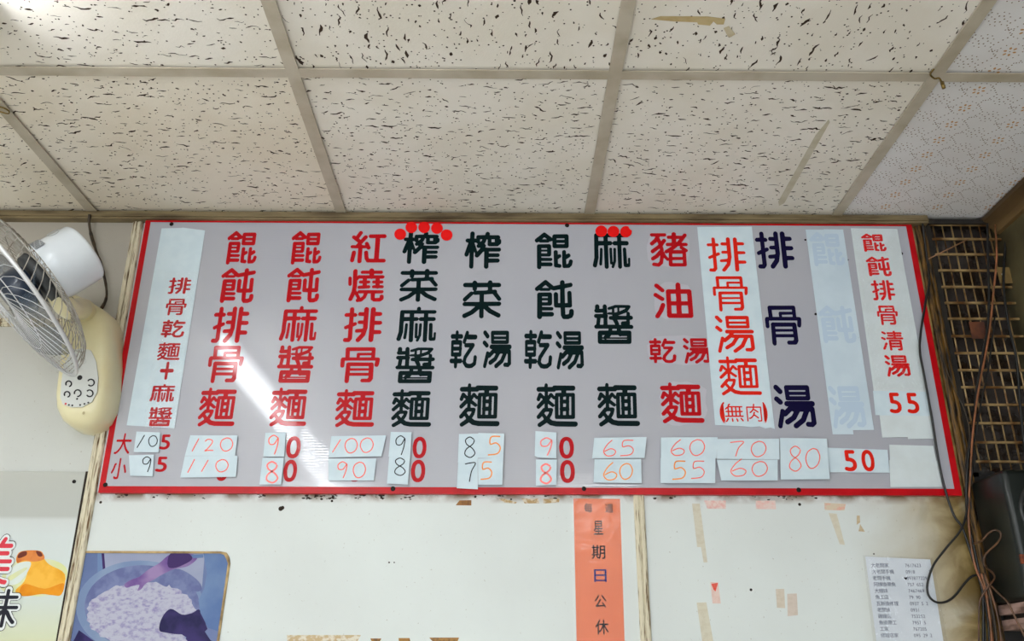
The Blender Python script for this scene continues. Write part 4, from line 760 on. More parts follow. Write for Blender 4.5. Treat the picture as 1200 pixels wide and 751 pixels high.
def flower_tile(x0, x1, y0, y1):
    b = MB()
    z = ZC + 0.0045
    b.box((x0, y0, z), (x1, y1, z + 0.014), 0)
    zz = z - 0.0003

    def dot(x, y, r, m, ax=0.0, e=1.0):
        if not (x0 + .004 < x < x1 - .004 and y0 + .004 < y < y1 - .004):
            return
        c, s = math.cos(ax), math.sin(ax)
        vs = []
        for k in range(8):
            p, q = math.cos(k * math.pi / 4) * r * e, math.sin(k * math.pi / 4) * r
            vs.append((x + p * c - q * s, y + p * s + q * c, zz))
        b.add(vs, [range(8)], m)
    PX, PY = 0.126, 0.0573
    for i in range(-2, 6):
        for j in range(-30, 20):
            fx, fy = 0.918 + i * PX, 1.437 + j * PY
            for k in range(6):
                a = k * math.pi / 3 + .2
                dot(fx + math.cos(a) * .0095, fy + math.sin(a) * .0095, .0024, 2, a, 1.45)
            dot(fx, fy, .0014, 1)
            for k in range(14):
                a = k * math.pi / 7
                dot(fx + math.cos(a) * .0235, fy + math.sin(a) * .0215, .0013, 1)
            for k in range(10):
                a = k * math.pi / 5 + .3
                dot(fx + PX / 2 + math.cos(a) * .017, fy + PY / 2 + math.sin(a) * .017, .0013, 1)
            for k in range(6):
                a = k * math.pi / 3
                dot(fx + PX / 2 + math.cos(a) * .0085, fy + PY / 2 + math.sin(a) * .0085, .0016, 1)
            for q in range(9):
                t = q / 9.0
                zg = .0115 * (1 - abs(4 * ((t + .25) % 1) - 2))
                dot(fx + PX * .25 + zg, fy + t * PY, .0015, 1)
                dot(fx - PX * .25 + zg, fy + t * PY, .0015, 1)
            for q in range(1, 5):
                dot(fx + PX * .25 + .0115 - .0046 * q, fy + PY * .5 + .001 * q, .0013, 1)
                dot(fx - PX * .25 - .0115 + .0046 * q, fy - .001 * q, .0013, 1)
    return b.build('ceiling_tile', [M_VINYL, M_DOT, M_FLOWER], ceiling)


rows = [(D - 0.001, gy[0])] + [(gy[i], gy[i + 1]) for i in range(3)]
cols = [(gx[i], gx[i + 1]) for i in range(5)]
for r, (ya, yb) in enumerate(rows):
    for c, (xa, xb) in enumerate(cols):
        ax = not (r == 1 and c in (3, 4))
        o = fissured_tile(xa + .003, xb - .003, yb + .003, ya - .003, ax, 100 * r + c, M_TILE_CREAM if (r == 0 and c <= 2) else M_TILE)
    flower_tile(gx[5] + .003, XR - .004, yb + .003, ya - .003)
# the wire clip that hangs at a grid crossing, and the strips of old tape on the tiles
cl = MB()
p = CE(1097, 84)
cl.tube([p + Vector((-.01, -.012, -.003)), p + Vector((-.012, .0, -.006)), p + Vector((0, .01, -.008)), p + Vector((.006, .004, -.012)), p + Vector((.008, .002, -.03)), p + Vector((.010, 0, -.034))], .0018, 8, smooth=5)
cl.tube([p + Vector((.008, .002, -.022)), p + Vector((.009, .002, -.036))], .0035, 8)
tag(cl.build('wire_clip', mat('old_brass', (120, 98, 52), .4, metal=.7), smooth=True), 'bent brass wire clip hanging at the ceiling grid crossing', 'clip')
p = CE(3, 128)
cl = MB()
cl.tube([p + Vector((-.02, -.01, -.004)), p + Vector((.006, .006, -.006)), p + Vector((.016, -.004, -.007)), p + Vector((.006, -.014, -.005)), p + Vector((-.012, -.012, -.004))], .0016, 8, smooth=5)
tag(cl.build('wire_clip', mat('old_brass', (120, 98, 52), .4, metal=.7), smooth=True), 'thin wire loop on the slanting ceiling bar at the left edge', 'clip')


def ceiling_tape(name, pts, m, label):
    P = [CE(u, v, -.0040) for u, v in pts]
    b = MB().prism(P, (0, 0, -.0004))
    return tag(b.build(name, m), label, 'tape')


ceiling_tape('old_tape', [(763, 22.5), (774, 19), (830, 19.3), (850, 22), (848, 28.5), (840, 28.5), (836, 25), (832, 29.8), (818, 28.5), (817, 26), (790, 25)],
             mat('tan_tape', (198, 176, 128), .5, rgb2=(182, 152, 96), scale=40, lo=.4, hi=.7), 'tan strip of torn tape near the top of the ceiling')
ceiling_tape('old_tape', [(848, 33), (854, 30.5), (861.5, 40), (856, 43.5), (853, 43)],
             mat('pale_tan_tape', (208, 196, 166), .5, rgb2=(198, 182, 148), scale=40), 'small pale tape end beside the torn tan strip')
ceiling_tape('old_tape', [(971, 140), (972.5, 143), (919, 238), (913, 241), (912, 236), (956, 158)],
             mat('dull_tape', (204, 196, 174), .5, rgb2=(194, 184, 158), scale=30), 'long slanting dull tape strip on the ceiling tile above the navy lettering')
b = MB()
p = CE(1028, 163, -.0042)
for k in range(6):
    q = p + Vector((random.Random(k).uniform(-.012, .012), random.Random(k + 9).uniform(-.006, .006), -.0004))
    b.add([(q.x + math.cos(a) * .004, q.y + math.sin(a) * .002, q.z) for a in (0, 1, 2, 3, 4, 5)], [range(6)])
b.build('chipped_spot', M_HOLE, ceiling)

# ------------------------------------------------------------------ lamps of the shop and added fill panels
M_TUBE = emit('fluorescent_glow', (0.93, 0.97, 1.0), TUBE_STRENGTH)
M_FILL = emit('fill_glow', (0.95, 0.98, 1.0), FILL_STRENGTH)
M_LAMPBODY = mat('lamp_white_enamel', (230, 230, 228), .35)
for i, (ya, yb) in enumerate(((1.24, 0.04), (0.0, -1.20))):
    x = -0.915
    t = empty('tube_lamp', (x, (ya + yb) / 2, ZC), 'bare fluorescent tube lamp on the ceiling left of the picture, ' + ('nearer the menu wall' if i == 0 else 'further from the menu wall'), 'lamp', 'fluorescent tube lamps')
    MB().rbox((x - .03, yb, ZC - .002), (x + .03, ya, ZC - .038), .004).build('lamp_body', M_LAMPBODY, t)
    MB().tube([(x, yb + .03, ZC - .062), (x, ya - .03, ZC - .062)], .015, 16).build('tube', M_TUBE, t, True)
    for y in (yb + .02, ya - .02):
        MB().rbox((x - .014, y - .012, ZC - .036), (x + .014, y + .012, ZC - .082), .003).build('lamp_holder', M_LAMPBODY, t)
for i, x in enumerate((-1.1, 0.55)):  # panels added out of view for overall brightness
    t = empty('fill_panel', (x, -1.9, ZC), 'added unseen fill light panel under the ceiling behind the camera, ' + ('left one' if i == 0 else 'right one'), 'lamp', 'added fill panels')
    b = MB()
    for s in (-1, 1):
        b.box((x + s * .28, -2.18, ZC - .002), (x + s * .30, -1.58, ZC - .03))
        b.box((x - .30, -1.88 + s * .28, ZC - .002), (x + .30, -1.88 + s * .30, ZC - .03))
    b.build('frame', M_LAMPBODY, t)
    MB().box((x - .28, -2.16, ZC - .004), (x + .28, -1.60, ZC - .02)).build('diffuser', M_FILL, t)

# ------------------------------------------------------------------ the menu board
O_PANEL = 0.0120       # front of the board
O_INK = 0.0121
M_RED = mat('sign_red_vinyl', (180, 2, 18), 0.4, spec=.08, coat=.35)
M_GREEN = mat('sign_dark_green_vinyl', (0, 24, 26), 0.4, spec=.06, coat=.12)
M_NAVY = mat('sign_navy_vinyl', (14, 9, 50), 0.4, spec=.06, coat=.12)
M_FRAME = mat('sign_red_frame', (192, 8, 22), 0.3, rgb2=(176, 5, 17), scale=20, spec=.25)
M_PAPER = mat('white_paper', (207, 222, 230), 0.6, rgb2=(201, 217, 226), scale=30, bump=.08, bscale=70, spec=.3)
M_PAPER_OLD = mat('aged_white_paper', (212, 221, 224), 0.6, rgb2=(207, 215, 217), scale=20, bump=.1, bscale=60)
M_STRIP = mat('pale_blue_paper', (202, 217, 228), 0.45, rgb2=(194, 210, 222), scale=12, bump=.08, bscale=40)
M_GHOST = mat('ghost_lettering', (184, 203, 222), 0.5)
M_STRIP_INK = mat('bright_red_print', (218, 10, 18), 0.4, spec=.2)
M_ORANGE_INK = mat('orange_red_print', (222, 30, 12), 0.4, spec=.2)
M_DOTRED = mat('red_dot_paper', (232, 10, 10), 0.5, spec=.2)
M_PEN_BLACK = mat('black_pen', (34, 40, 48), 0.5, spec=.1)
M_PEN_CORAL = mat('coral_pen', (255, 104, 86), 0.5)
M_PEN_PINK = mat('pink_red_pen', (255, 128, 122), 0.5)
M_PEN_ORANGE = mat('orange_pen', (246, 146, 56), 0.5)
M_SCREW = mat('dark_screw', (22, 17, 13), 0.5, spec=.2)
M_TAPE = film('clear_tape', 0.022, 55, 1.0)


def board_material():
    """grey corrugated plastic: fine horizontal flutes spread the lamp's reflection"""
    m = mat('grey_fluted_plastic', (170, 171, 181), 0.30, rgb2=(176, 176, 184), scale=2.5, lo=.3, hi=.7)
    nt = m.node_tree
    b = nt.nodes['Principled BSDF']
    tc = nt.nodes.new('ShaderNodeTexCoord')
    wv = nt.nodes.new('ShaderNodeTexWave')
    wv.bands_direction = 'Z'
    wv.inputs['Scale'].default_value = 52.0
    wv.inputs['Distortion'].default_value = 0.6
    wv.inputs['Detail'].default_value = 1.0
    bp = nt.nodes.new('ShaderNodeBump')
    bp.inputs['Strength'].default_value = 0.035
    bp.inputs['Distance'].default_value = 0.001
    nt.links.new(tc.outputs['Object'], wv.inputs['Vector'])
    nt.links.new(wv.outputs[1], bp.inputs['Height'])
    nt.links.new(bp.outputs[0], b.inputs['Normal'])
    b.inputs['Specular IOR Level'].default_value = 0.28
    b.inputs['Coat Weight'].default_value = 0.9
    b.inputs['Coat Roughness'].default_value = 0.05
    nt.links.new(bp.outputs[0], b.inputs['Coat Normal'])
    return m


M_BOARD = board_material()
sTL, sTR, sBL, sBR = W(172, 257.5, O_PANEL), W(1068, 259, O_PANEL), W(114, 577.5, O_PANEL), W(1126.5, 580.5, O_PANEL)
SX0, SX1 = (sTL.x + sBL.x) / 2, (sTR.x + sBR.x) / 2
SZ0, SZ1 = (sBL.z + sBR.z) / 2, (sTL.z + sTR.z) / 2
board = empty('menu_board', (0.06, D, SZ0), 'long grey menu board with red border and red, green and navy dish names', 'sign')
b = MB()
b.box((SX0 + .002, D - .002, SZ0 + .002), (SX1 - .002, D - O_PANEL, SZ1 - .002))
b.build('panel', M_BOARD, board)
b = MB()
for a, c in (((SX0, SZ0), (SX1, SZ0 + .0145)), ((SX0, SZ1 - .0105), (SX1, SZ1)), ((SX0, SZ0 + .0145), (SX0 + .0125, SZ1 - .0105)), ((SX1 - .014, SZ0 + .0145), (SX1, SZ1 - .0105))):
    b.box((a[0], D - .0015, a[1]), (c[0], D - O_PANEL - .0008, c[1]))
fr = b.build('frame', M_FRAME, board)
fr['label'] = 'red border of the menu board'
for u, v, r in ((201, 262.5, 2.4), (664.5, 264, 2.6), (123.3, 568, 2.4), (460.5, 572.6, 2.6), (684.3, 572.6, 2.4), (936, 574, 2.6), (1056.5, 297, 1.8), (943.8, 281, 1.2), (956, 368, 1.5), (993.5, 304.5, 1.0), (1006, 396, 1.4)):
    rr = r / 475.0
    c = W(u, v, O_PANEL + .0008)
    M4 = Matrix.Translation(c) @ Matrix.Rotation(math.pi / 2, 4, 'X')
    MB().lathe([(0.00001, .0016), (rr * .6, .0014), (rr * .95, .0006), (rr, -.0002)], M4, 14).build('screw', M_SCREW, board)


def column(chars, m, colour, off=O_INK, parent=None, name='character'):
    for k, bx in chars:
        b = MB()
        put(b, k, bx, off)
        o = b.build(name, m, parent if parent is not None else board)
        o['label'] = colour + ' ' + k[1]


column([('B餛', (263, 270.6, 304.4, 310)), ('B飩', (255.6, 314, 301, 355)), ('B排', (247, 359, 293.4, 402)), ('B骨', (241.4, 405, 287.2, 449)), ('B麵', (231, 454, 279.7, 499.7))], M_RED, 'red character')
column([('B餛', (339, 270.6, 379.6, 310)), ('B飩', (333.6, 313.6, 377, 354.4)), ('B麻', (326.6, 358.5, 373.6, 400.6)), ('B醬', (323, 404.6, 369.3, 448.6)), ('B麵', (315, 454, 362.6, 499.7))], M_RED, 'red character')
column([('B紅', (409.6, 270.6, 454.4, 308.4)), ('B燒', (406.4, 314.4, 452, 354)), ('B排', (401.6, 359.6, 449, 401)), ('B骨', (397.5, 406.8, 446, 449)), ('B麵', (392, 455.8, 441, 500.5))], M_RED, 'red character')
column([('B榨', (471, 271, 515.6, 309.4)), ('B菜', (467.6, 315, 514, 353.6)), ('B麻', (464.4, 359.4, 512.4, 401)), ('B醬', (462.5, 406.5, 510.4, 449)), ('B麵', (458, 455.8, 507, 500.5))], M_GREEN, 'dark green character')
column([('B榨', (544, 271, 587.6, 315)), ('B菜', (541.6, 328.4, 588, 373)), ('B乾', (526.7, 387, 559.7, 431.8)), ('B湯', (565.3, 387, 599.8, 431.5)), ('B麵', (537.8, 449, 586.3, 500))], M_GREEN, 'dark green character')
column([('B餛', (626.6, 272.4, 671.4, 315.4)), ('B飩', (626.6, 328, 672.6, 374)), ('B乾', (613.8, 386.4, 647.2, 432.4)), ('B湯', (651, 387.6, 684.7, 433)), ('B麵', (628.4, 449, 677.1, 500.5))], M_GREEN, 'dark green character')
column([('B麻', (693.2, 269, 738.9, 315)), ('B醬', (695.4, 356.5, 743, 403)), ('B麵', (699.4, 448.6, 750, 499.8))], M_GREEN, 'dark green character')
column([('B豬', (760.9, 272, 807.4, 312.6)), ('B油', (765, 331, 812.6, 373)), ('B乾', (759.8, 396, 793, 425.6)), ('B湯', (799.8, 396, 833, 426)), ('B麵', (773, 448, 825.6, 496))], M_RED, 'red character')
column([('B排', (884, 271, 932, 315)), ('B骨', (895, 358, 942, 405)), ('B湯', (905.8, 450.7, 957.7, 502))], M_NAVY, 'navy character')
column([('B大', (133.4, 507.4, 155.4, 532))], M_RED, 'red character')
column([('B小', (129, 536.6, 150, 561.4))], M_RED, 'red character')
for k, bx in (('B5', (186.4, 509, 200.6, 526.8)), ('B5', (181.6, 535, 197, 553)), ('B0', (334.4, 511, 353.3, 537)), ('B0', (331, 538.6, 349, 564.6)), ('B0', (483, 511.7, 500.2, 537)), ('B0', (481, 538.6, 498.8, 565)), ('B0', (655, 511.7, 672.7, 537.3)), ('B0', (656, 539, 673.8, 565.8)), ('B0', (252, 539, 269, 563.5)), ('B0', (407, 540, 425, 564.3))):
    column([(k, bx)], M_RED, 'red printed', name='price_digit')
# paler patches where older lettering was peeled away, behind the lard noodle column
for bx in ((757, 272, 810, 314), (766, 330, 813, 374), (757, 392, 836, 428), (772, 446, 830, 499)):
    rn = random.Random(int(bx[0]))
    P = []
    cu, cv, hw, hh = (bx[0] + bx[2]) / 2, (bx[1] + bx[3]) / 2, (bx[2] - bx[0]) / 2, (bx[3] - bx[1]) / 2
    for k in range(22):
        a = 2 * math.pi * k / 22
        q = (abs(math.cos(a)) ** 3.5 + abs(math.sin(a)) ** 3.5) ** (-1 / 3.5) * rn.uniform(.88, 1.0)
        P.append(W(cu + math.cos(a) * hw * q, cv + math.sin(a) * hh * q, O_PANEL))
    o = MB().prism(P, (0, -.00005, 0)).build('glue_patch', mat('pale_glue_patch', (181, 180, 189), .3), board)
    o['label'] = 'paler patch left by a removed character'

# ------------------------------------------------------------------ paper strips and stickers on the board
layer = [0]


def next_off():
    layer[0] += 1
    return 0.0129 + 0.00025 * layer[0]


def paper(name, q, m, label, cat, group=None):
    off = next_off()
    o = sheet(name, q, off, 0.0002, m, label, cat, group)
    return o, off + 0.0002


def tape_over(parent, q, off, name='clear_tape'):
    P = [W(u, v, off) for u, v in q]
    b = MB().prism(P, (0, -.0001, 0))
    o = b.build(name, M_TAPE, parent)
    o['label'] = 'clear wrinkled tape'
    return o


def print_on(o, off, chars, m, colour):
    column(chars, m, colour, off + .00003, o)


# leftmost strip: two overlapping lengths of paper under clear tape
o, f = paper('menu_strip', [(189.4, 267.6), (214, 267), (186, 500.5), (148.4, 498.4)], M_PAPER, 'wide left paper length of the taped strip beside the leftmost dish', 'paper strip')
o, f = paper('menu_strip', [(213.5, 266.6), (240.4, 270), (204.4, 502), (178, 500.2)], M_PAPER, 'taped white paper strip lettered 排骨乾麵＋麻醬', 'paper strip')
print_on(o, f, [('B排', (196.4, 325, 225, 344.4)), ('B骨', (193, 350, 219.6, 369.6)), ('B乾', (188, 374.6, 218, 395.6)), ('B麵', (183.6, 401, 213, 422)), ('B＋', (186, 423.6, 205, 445)), ('B麻', (175, 450, 206, 471)), ('B醬', (172.6, 477, 203, 499.4))], M_RED, 'red character')
tape_over(o, [(193, 318), (232, 319), (205, 503), (167, 501)], f + .0004)
o, f = paper('menu_strip', [(817, 266), (881, 265.5), (907.9, 502.6), (903, 501), (897, 502), (890, 499.5), (880, 500.5), (872, 499.6), (838, 498)], M_PAPER, 'white paper strip lettered 排骨湯麵 with 無肉 in brackets', 'paper strip')
print_on(o, f, [('T排', (827.6, 278, 875.4, 318.4)), ('T骨', (834, 323.6, 878.4, 365)), ('T湯', (837, 369.6, 885.4, 413.4)), ('T麵', (841.3, 417.4, 892.7, 463.3)), ('B(', (842.6, 471, 850.5, 496.5)), ('B無', (848.7, 473, 872, 494.4)), ('B肉', (874, 473, 893.4, 494)), ('B)', (893.5, 471, 900.4, 496))], M_ORANGE_INK, 'orange red character')
o, f = paper('menu_strip', [(944, 269), (966, 269.2), (1000.2, 509), (975.8, 509)], M_STRIP, 'left half of the blank pale blue double strip', 'paper strip')
o2, f2 = paper('menu_strip', [(965.2, 268.6), (988, 269), (1024.3, 503.7), (998.5, 504)], M_STRIP, 'right half of the blank pale blue double strip', 'paper strip')
for k, bx in (('B餛', (948, 272, 991, 312)), ('B飩', (958, 358, 1004, 402)), ('B湯', (970, 452, 1016, 502))):
    b = MB()
    put(b, k, bx, f2)
    b.build('show_through', M_GHOST, o2)['label'] = 'faint character showing through the paper'
o, f = paper('menu_strip', [(997, 267.4), (1051.4, 268.4), (1087, 460), (1024, 459)], M_PAPER_OLD, 'taped white paper strip lettered 餛飩排骨清湯 at the right end', 'paper strip')
print_on(o, f, [('B餛', (1008.6, 273.6, 1039.4, 295)), ('B飩', (1014, 300.6, 1045.4, 323.6)), ('B排', (1020, 328, 1050, 352)), ('B骨', (1026.6, 358, 1054, 381)), ('B清', (1031.5, 387.5, 1060.7, 410.8)), ('B湯', (1036, 416, 1067.9, 441.4))], M_STRIP_INK, 'bright red character')
tape_over(o, [(999, 268.5), (1049.5, 269.3), (1084.5, 457), (1026, 456)], f + .0004)
o, f = paper('blank_paper', [(1030.6, 486), (1061, 486.6), (1064, 512), (1033.8, 512.8)], M_PAPER_OLD, 'blank paper flap hanging below the 55, left one', 'paper')
o, f = paper('blank_paper', [(1060, 486.4), (1092, 487), (1094, 514), (1064, 514.4)], M_PAPER_OLD, 'blank paper flap hanging below the 55, right one', 'paper')
o, f = paper('price_sticker', [(1023, 457.8), (1086.5, 459), (1092.4, 487.5), (1025.8, 486.4)], M_PAPER, 'white price sticker printed 55 at the foot of the rightmost strip', 'price sticker')
print_on(o, f, [('B5', (1039.9, 460, 1057.4, 484.2)), ('B5', (1060.4, 460.2, 1078, 484.4))], M_ORANGE_INK, 'orange red digit')
o, f = paper('price_sticker', [(969.3, 524.5), (1040, 527), (1042.6, 553.8), (972.5, 553.3)], M_PAPER, 'white price sticker printed 50 in bold orange red', 'price sticker')
print_on(o, f, [('B5', (987.4, 527.2, 1004.9, 552.2)), ('B0', (1008.2, 527, 1026, 552.2))], M_ORANGE_INK, 'orange red digit')
o, f = paper('blank_paper', [(1042, 521), (1094, 522.4), (1097.5, 541), (1043, 541)], M_PAPER_OLD, 'blank grey white paper in the bottom right corner, upper sheet', 'paper')
o, f = paper('blank_paper', [(1042, 539), (1099.3, 539.7), (1104, 570.4), (1043.4, 570.6)], M_PAPER_OLD, 'blank grey white paper in the bottom right corner, lower sheet', 'paper')

PENS = {'k': M_PEN_BLACK, 'c': M_PEN_CORAL, 'p': M_PEN_PINK, 'o': M_PEN_ORANGE}
PEN_NAME = {'k': 'black', 'c': 'coral red', 'p': 'pink red', 'o': 'orange'}
STICKERS = [
    ('white sticker handwritten 10 in black in the top price row, far left', [(160, 505.6), (188, 506.6), (186, 530), (156.6, 529.6)], [('1', 'k', (160.5, 509.6, 169.5, 524.6), 1.1), ('0', 'k', (174, 510.4, 184.5, 523), 1.1)]),
    ('white sticker handwritten 9 in black in the lower price row, far left', [(151, 533.4), (180.4, 532.8), (179, 558), (152.4, 557.4)], [('9', 'k', (166.5, 535.2, 178, 553), 1.1)]),
    ('white sticker handwritten 120 in coral', [(223, 510), (278.6, 510), (275.4, 534), (216.6, 534)], [('1', 'c', (225, 513.8, 233, 528.8), 1.2), ('2', 'c', (239.5, 514.4, 250, 528.2), 1.2), ('0', 'c', (258, 513, 273, 528.4), 1.2)]),
    ('white sticker handwritten 110 in coral', [(216.6, 534.3), (278.6, 534), (276.4, 558.6), (211.2, 559.6)], [('1', 'c', (220, 538, 228, 553.8), 1.2), ('1', 'c', (236, 539, 244, 552.6), 1.2), ('0', 'c', (252.6, 538.4, 267.6, 552.8), 1.2)]),
    ('white sticker handwritten 9 in coral beside a red 0, second column', [(311, 507), (335, 506.6), (333, 535), (308.4, 535)], [('9', 'c', (314, 510, 327.6, 532.4), 1.3)]),
    ('white sticker handwritten 8 in thick coral beside a red 0, second column', [(307.6, 536.4), (332.6, 536.4), (329.4, 567.6), (304, 567.6)], [('8', 'p', (311, 541, 326.5, 565.5), 2.0)]),
    ('white sticker handwritten 100 in coral', [(388.4, 511), (452.6, 510), (447, 534.6), (385, 536)], [('1', 'c', (389.5, 515, 399, 530), 1.2), ('0', 'c', (404, 513.6, 419, 530.6), 1.2), ('0', 'c', (422, 513, 437.6, 530), 1.2)]),
    ('white sticker handwritten 90 in coral, narrow slanted one below the 100', [(385, 537.3), (441, 537.3), (438, 563), (385, 563)], [('9', 'c', (395, 541, 408, 560), 1.2), ('0', 'c', (413.6, 541.4, 428.6, 559.6), 1.2)]),
    ('white sticker handwritten 9 in black beside a red 0, fourth dish column', [(458, 506), (482.4, 506.4), (480.6, 536), (455.3, 535)], [('9', 'k', (463, 510.6, 476, 533), 1.2)]),
    ('white sticker handwritten 8 in black beside a red 0, fourth dish column', [(456, 535.2), (480.6, 535.7), (478, 567.7), (453.4, 566.6)], [('8', 'k', (461.5, 536.6, 476, 557), 1.2)]),
    ('white sticker handwritten 8 in black, left half of the 85', [(537.8, 508.5), (560.7, 508), (559.7, 541.3), (536.5, 542)], [('8', 'k', (543.6, 512, 557.6, 536), 1.2)]),
    ('white sticker handwritten 5 in orange, right half of the 85', [(560.5, 507.2), (591, 508), (589.8, 537), (559.7, 536.5)], [('5', 'o', (571, 511, 587, 533), 1.5)]),
    ('white sticker handwritten 7 in black, left half of the 75, overhanging the red border', [(537, 541.3), (559.7, 540.8), (560, 573.3), (535.2, 572)], [('7', 'k', (545, 541.8, 557.6, 564.5), 1.2)]),
    ('white sticker handwritten 5 in orange, right half of the 75', [(560, 537.3), (589.8, 536.5), (588.5, 568), (560.5, 568)], [('5', 'o', (562.5, 541, 577, 561.6), 1.5)]),
    ('white sticker handwritten 9 in pink red, wonton noodle column', [(627.4, 505), (652, 506.7), (652, 537), (630, 536), (626.6, 534)], [('9', 'p', (632.5, 513, 648.5, 533.6), 1.5)]),
    ('white sticker handwritten 8 in thick pink, wonton noodle column', [(628, 538.4), (652.5, 538.4), (652, 568), (628, 569)], [('8', 'p', (632.5, 543.6, 647, 566.4), 2.2)]),
    ('white sticker handwritten 65 in coral', [(696.4, 513), (757.7, 512), (755.3, 536.5), (693.8, 537)], [('6', 'c', (707, 515.6, 722, 534), 1.2), ('5', 'c', (726, 515.6, 743, 534), 1.2)]),
    ('white sticker handwritten 60 in orange', [(696.7, 538), (751.3, 537.6), (752, 566), (695.4, 565.3)], [('6', 'o', (707, 541.6, 723.5, 562), 1.4), ('0', 'o', (726, 543, 741.4, 561.4), 1.4)]),
    ('white sticker handwritten 60 in coral, above the 55', [(774.5, 512.5), (841, 512.2), (839.6, 537), (774.5, 537)], [('6', 'c', (786, 515, 802.6, 533.4), 1.2), ('0', 'c', (808, 515, 826, 533.6), 1.2)]),
    ('white sticker handwritten 55, one 5 orange and one coral', [(774, 536.5), (838.4, 537), (838, 566), (774, 566)], [('5', 'o', (787, 540, 804, 561.6), 1.5), ('5', 'c', (809, 540, 826, 560.6), 1.2)]),
    ('white sticker handwritten 70 in coral', [(840.5, 514.4), (913, 513.9), (913.6, 538.4), (840, 537.6)], [('7', 'c', (855.6, 517, 872, 534.6), 1.2), ('0', 'c', (880, 517, 898, 535), 1.2)]),
    ('white sticker handwritten 60 in coral, below the 70', [(840, 538.6), (911.3, 538.6), (911.3, 563), (845.3, 563)], [('6', 'c', (856, 537.6, 875, 557.6), 1.2), ('0', 'c', (881, 540.6, 899.6, 558), 1.2)]),
    ('tall white sticker handwritten 80 in coral', [(914, 513), (969, 513.9), (972.4, 561.3), (915, 561.8)], [('8', 'c', (924, 522.8, 940, 552), 1.2), ('0', 'c', (944, 525.4, 961, 548.6), 1.2)]),
]
for lab, q, ds in STICKERS:
    o, f = paper('price_sticker', q, M_PAPER, lab, 'price sticker', 'handwritten price stickers')
    for ch, pn, bx, wpx in ds:
        b = MB()
        scrawl(b, ch, bx, f + .00003, wpx)
        b.build('digit', PENS[pn], o)['label'] = PEN_NAME[pn] + ' handwritten ' + ch

DOTS = [('leftmost of the five red dots over the 榨 of the mustard greens sesame noodles', 469, 274.4), ('second from left of the five red dots over the 榨', 482, 266.4), ('middle one of the five red dots over the 榨', 497, 266.4), ('fourth from left of the five red dots over the 榨', 512, 267.4), ('rightmost of the five red dots over the 榨', 523.4, 275.4),
        ('left one of three red dots covering the 麻', 704.6, 270.8), ('middle one of three red dots covering the 麻', 718.8, 271.2), ('right one of three red dots covering the 麻, nicked edge', 733.6, 271.4)]
for i, (lab, u, v) in enumerate(DOTS):
    off = 0.0132 + 0.0001 * i
    P = []
    for k in range(28):
        a = 2 * math.pi * k / 28
        r = 6.9
        if i == 7 and .3 < (a % 6.283) < 1.0:
            r = 5.6
        P.append(W(u + math.cos(a) * r, v - math.sin(a) * r * .96, off))
    tag(MB().prism(P, (0, -.0002, 0)).build('red_dot', M_DOTRED), lab, 'sticker', 'red dots at the top of the menu board')

# ------------------------------------------------------------------ notices and pictures on the lower wall
M_SALMON = mat('salmon_paper', (226, 124, 86), 0.6, rgb2=(220, 118, 80), scale=14, bump=.05, spec=.15)
M_INK = mat('black_ink', (20, 14, 16), 0.7, spec=.05)
M_INK_BLUE = mat('blue_ink', (26, 24, 104), 0.7, spec=.05)
notice = sheet('closing_day_notice', [(672, 584), (726.5, 584.6), (732.4, 766), (676, 766)], 0.0004, .0004, M_SALMON, 'salmon paper notice lettered 每週星期日公休 hanging below the board', 'notice')
column([('K每', (684.5, 589.5, 694.5, 600.5)), ('K週', (709, 590.5, 718.5, 600.5)), ('K星', (695.5, 610, 707, 626.5)), ('K期', (693, 638.5, 709.5, 655)), ('K公', (696.5, 697, 711, 712)), ('K休', (697.5, 726, 713.5, 743.5))], M_INK, 'black character', .0008, notice)
b = MB()
put(b, 'K日', (696, 667, 711, 682), .0008)
b.build('character', M_INK_BLUE, notice)['label'] = 'blue overwritten character 日'
M_FILM = film('clear_film', 0.012, 20, .2)
P = [W(u, v, .0014) for u, v in [(669.5, 581.5), (729, 582), (735, 766), (672, 766)]]
MB().prism(P, (0, -.0001, 0)).build('clear_film', M_FILM, notice)['label'] = 'clear film over the notice'

lst = sheet('phone_list', [(1014, 652), (1090, 655.5), (1108, 766), (1029, 766)], .0006, .0003, mat('list_paper', (222, 228, 236), .5, rgb2=(214, 221, 230), scale=15), 'white sheet of small printed names and phone numbers under clear film, lower right', 'notice')
M_LINK = mat('grey_blue_ink', (84, 90, 118), .7, spec=.05)
ROWS = [('大老闆家', '7617623'), ('大老闆手機', '0918      2'), ('老闆手機', '093877229'), ('阿姨換帶魚', '757 652'), ('大嫂妹', '7467469'), ('魚工店', '79 90'), ('瓦斯換修理', '0937 5 2'), ('老闆妹', '0931'), ('雞嫂店', '753252'), ('魚換帶工', '7957 5'), ('工家', '767205'), ('修理店家', '095 29 2')]
for i, (nm, no) in enumerate(ROWS):
    b = MB()
    v = 659.5 + i * 7.45
    u = 1020 + i * 1.05
    for j, ch in enumerate(nm):
        put_em(b, 'N' + ch, u + j * 5.2, v, 5.6, .0009)
    u = 1060 + i * .95
    for j, ch in enumerate(no):
        if ch != ' ':
            put_em(b, 'N' + ch, u + j * 2.7, v, 5.6, .0009, wide=.95)
    b.build('list_entry', M_LINK, lst)['label'] = 'row of small grey name and number, line %d' % (i + 1)
b = MB()
hc = [W(1061.5 + 2.3 * math.sin(t) ** 3, 677.5 - 1.5 * math.cos(t) + .7 * math.cos(2 * t), .0009) for t in [k * math.pi / 9 for k in range(18)]]
b.prism(hc, (0, -.0002, 0))
b.build('heart_mark', M_INK, lst)['label'] = 'black heart mark'
M_FILM2 = film('wrinkled_film', 0.05, 30, .6)
P = [W(u, v, .0016) for u, v in [(1011, 650.5), (1093, 653.5), (1113, 766), (1025, 766)]]
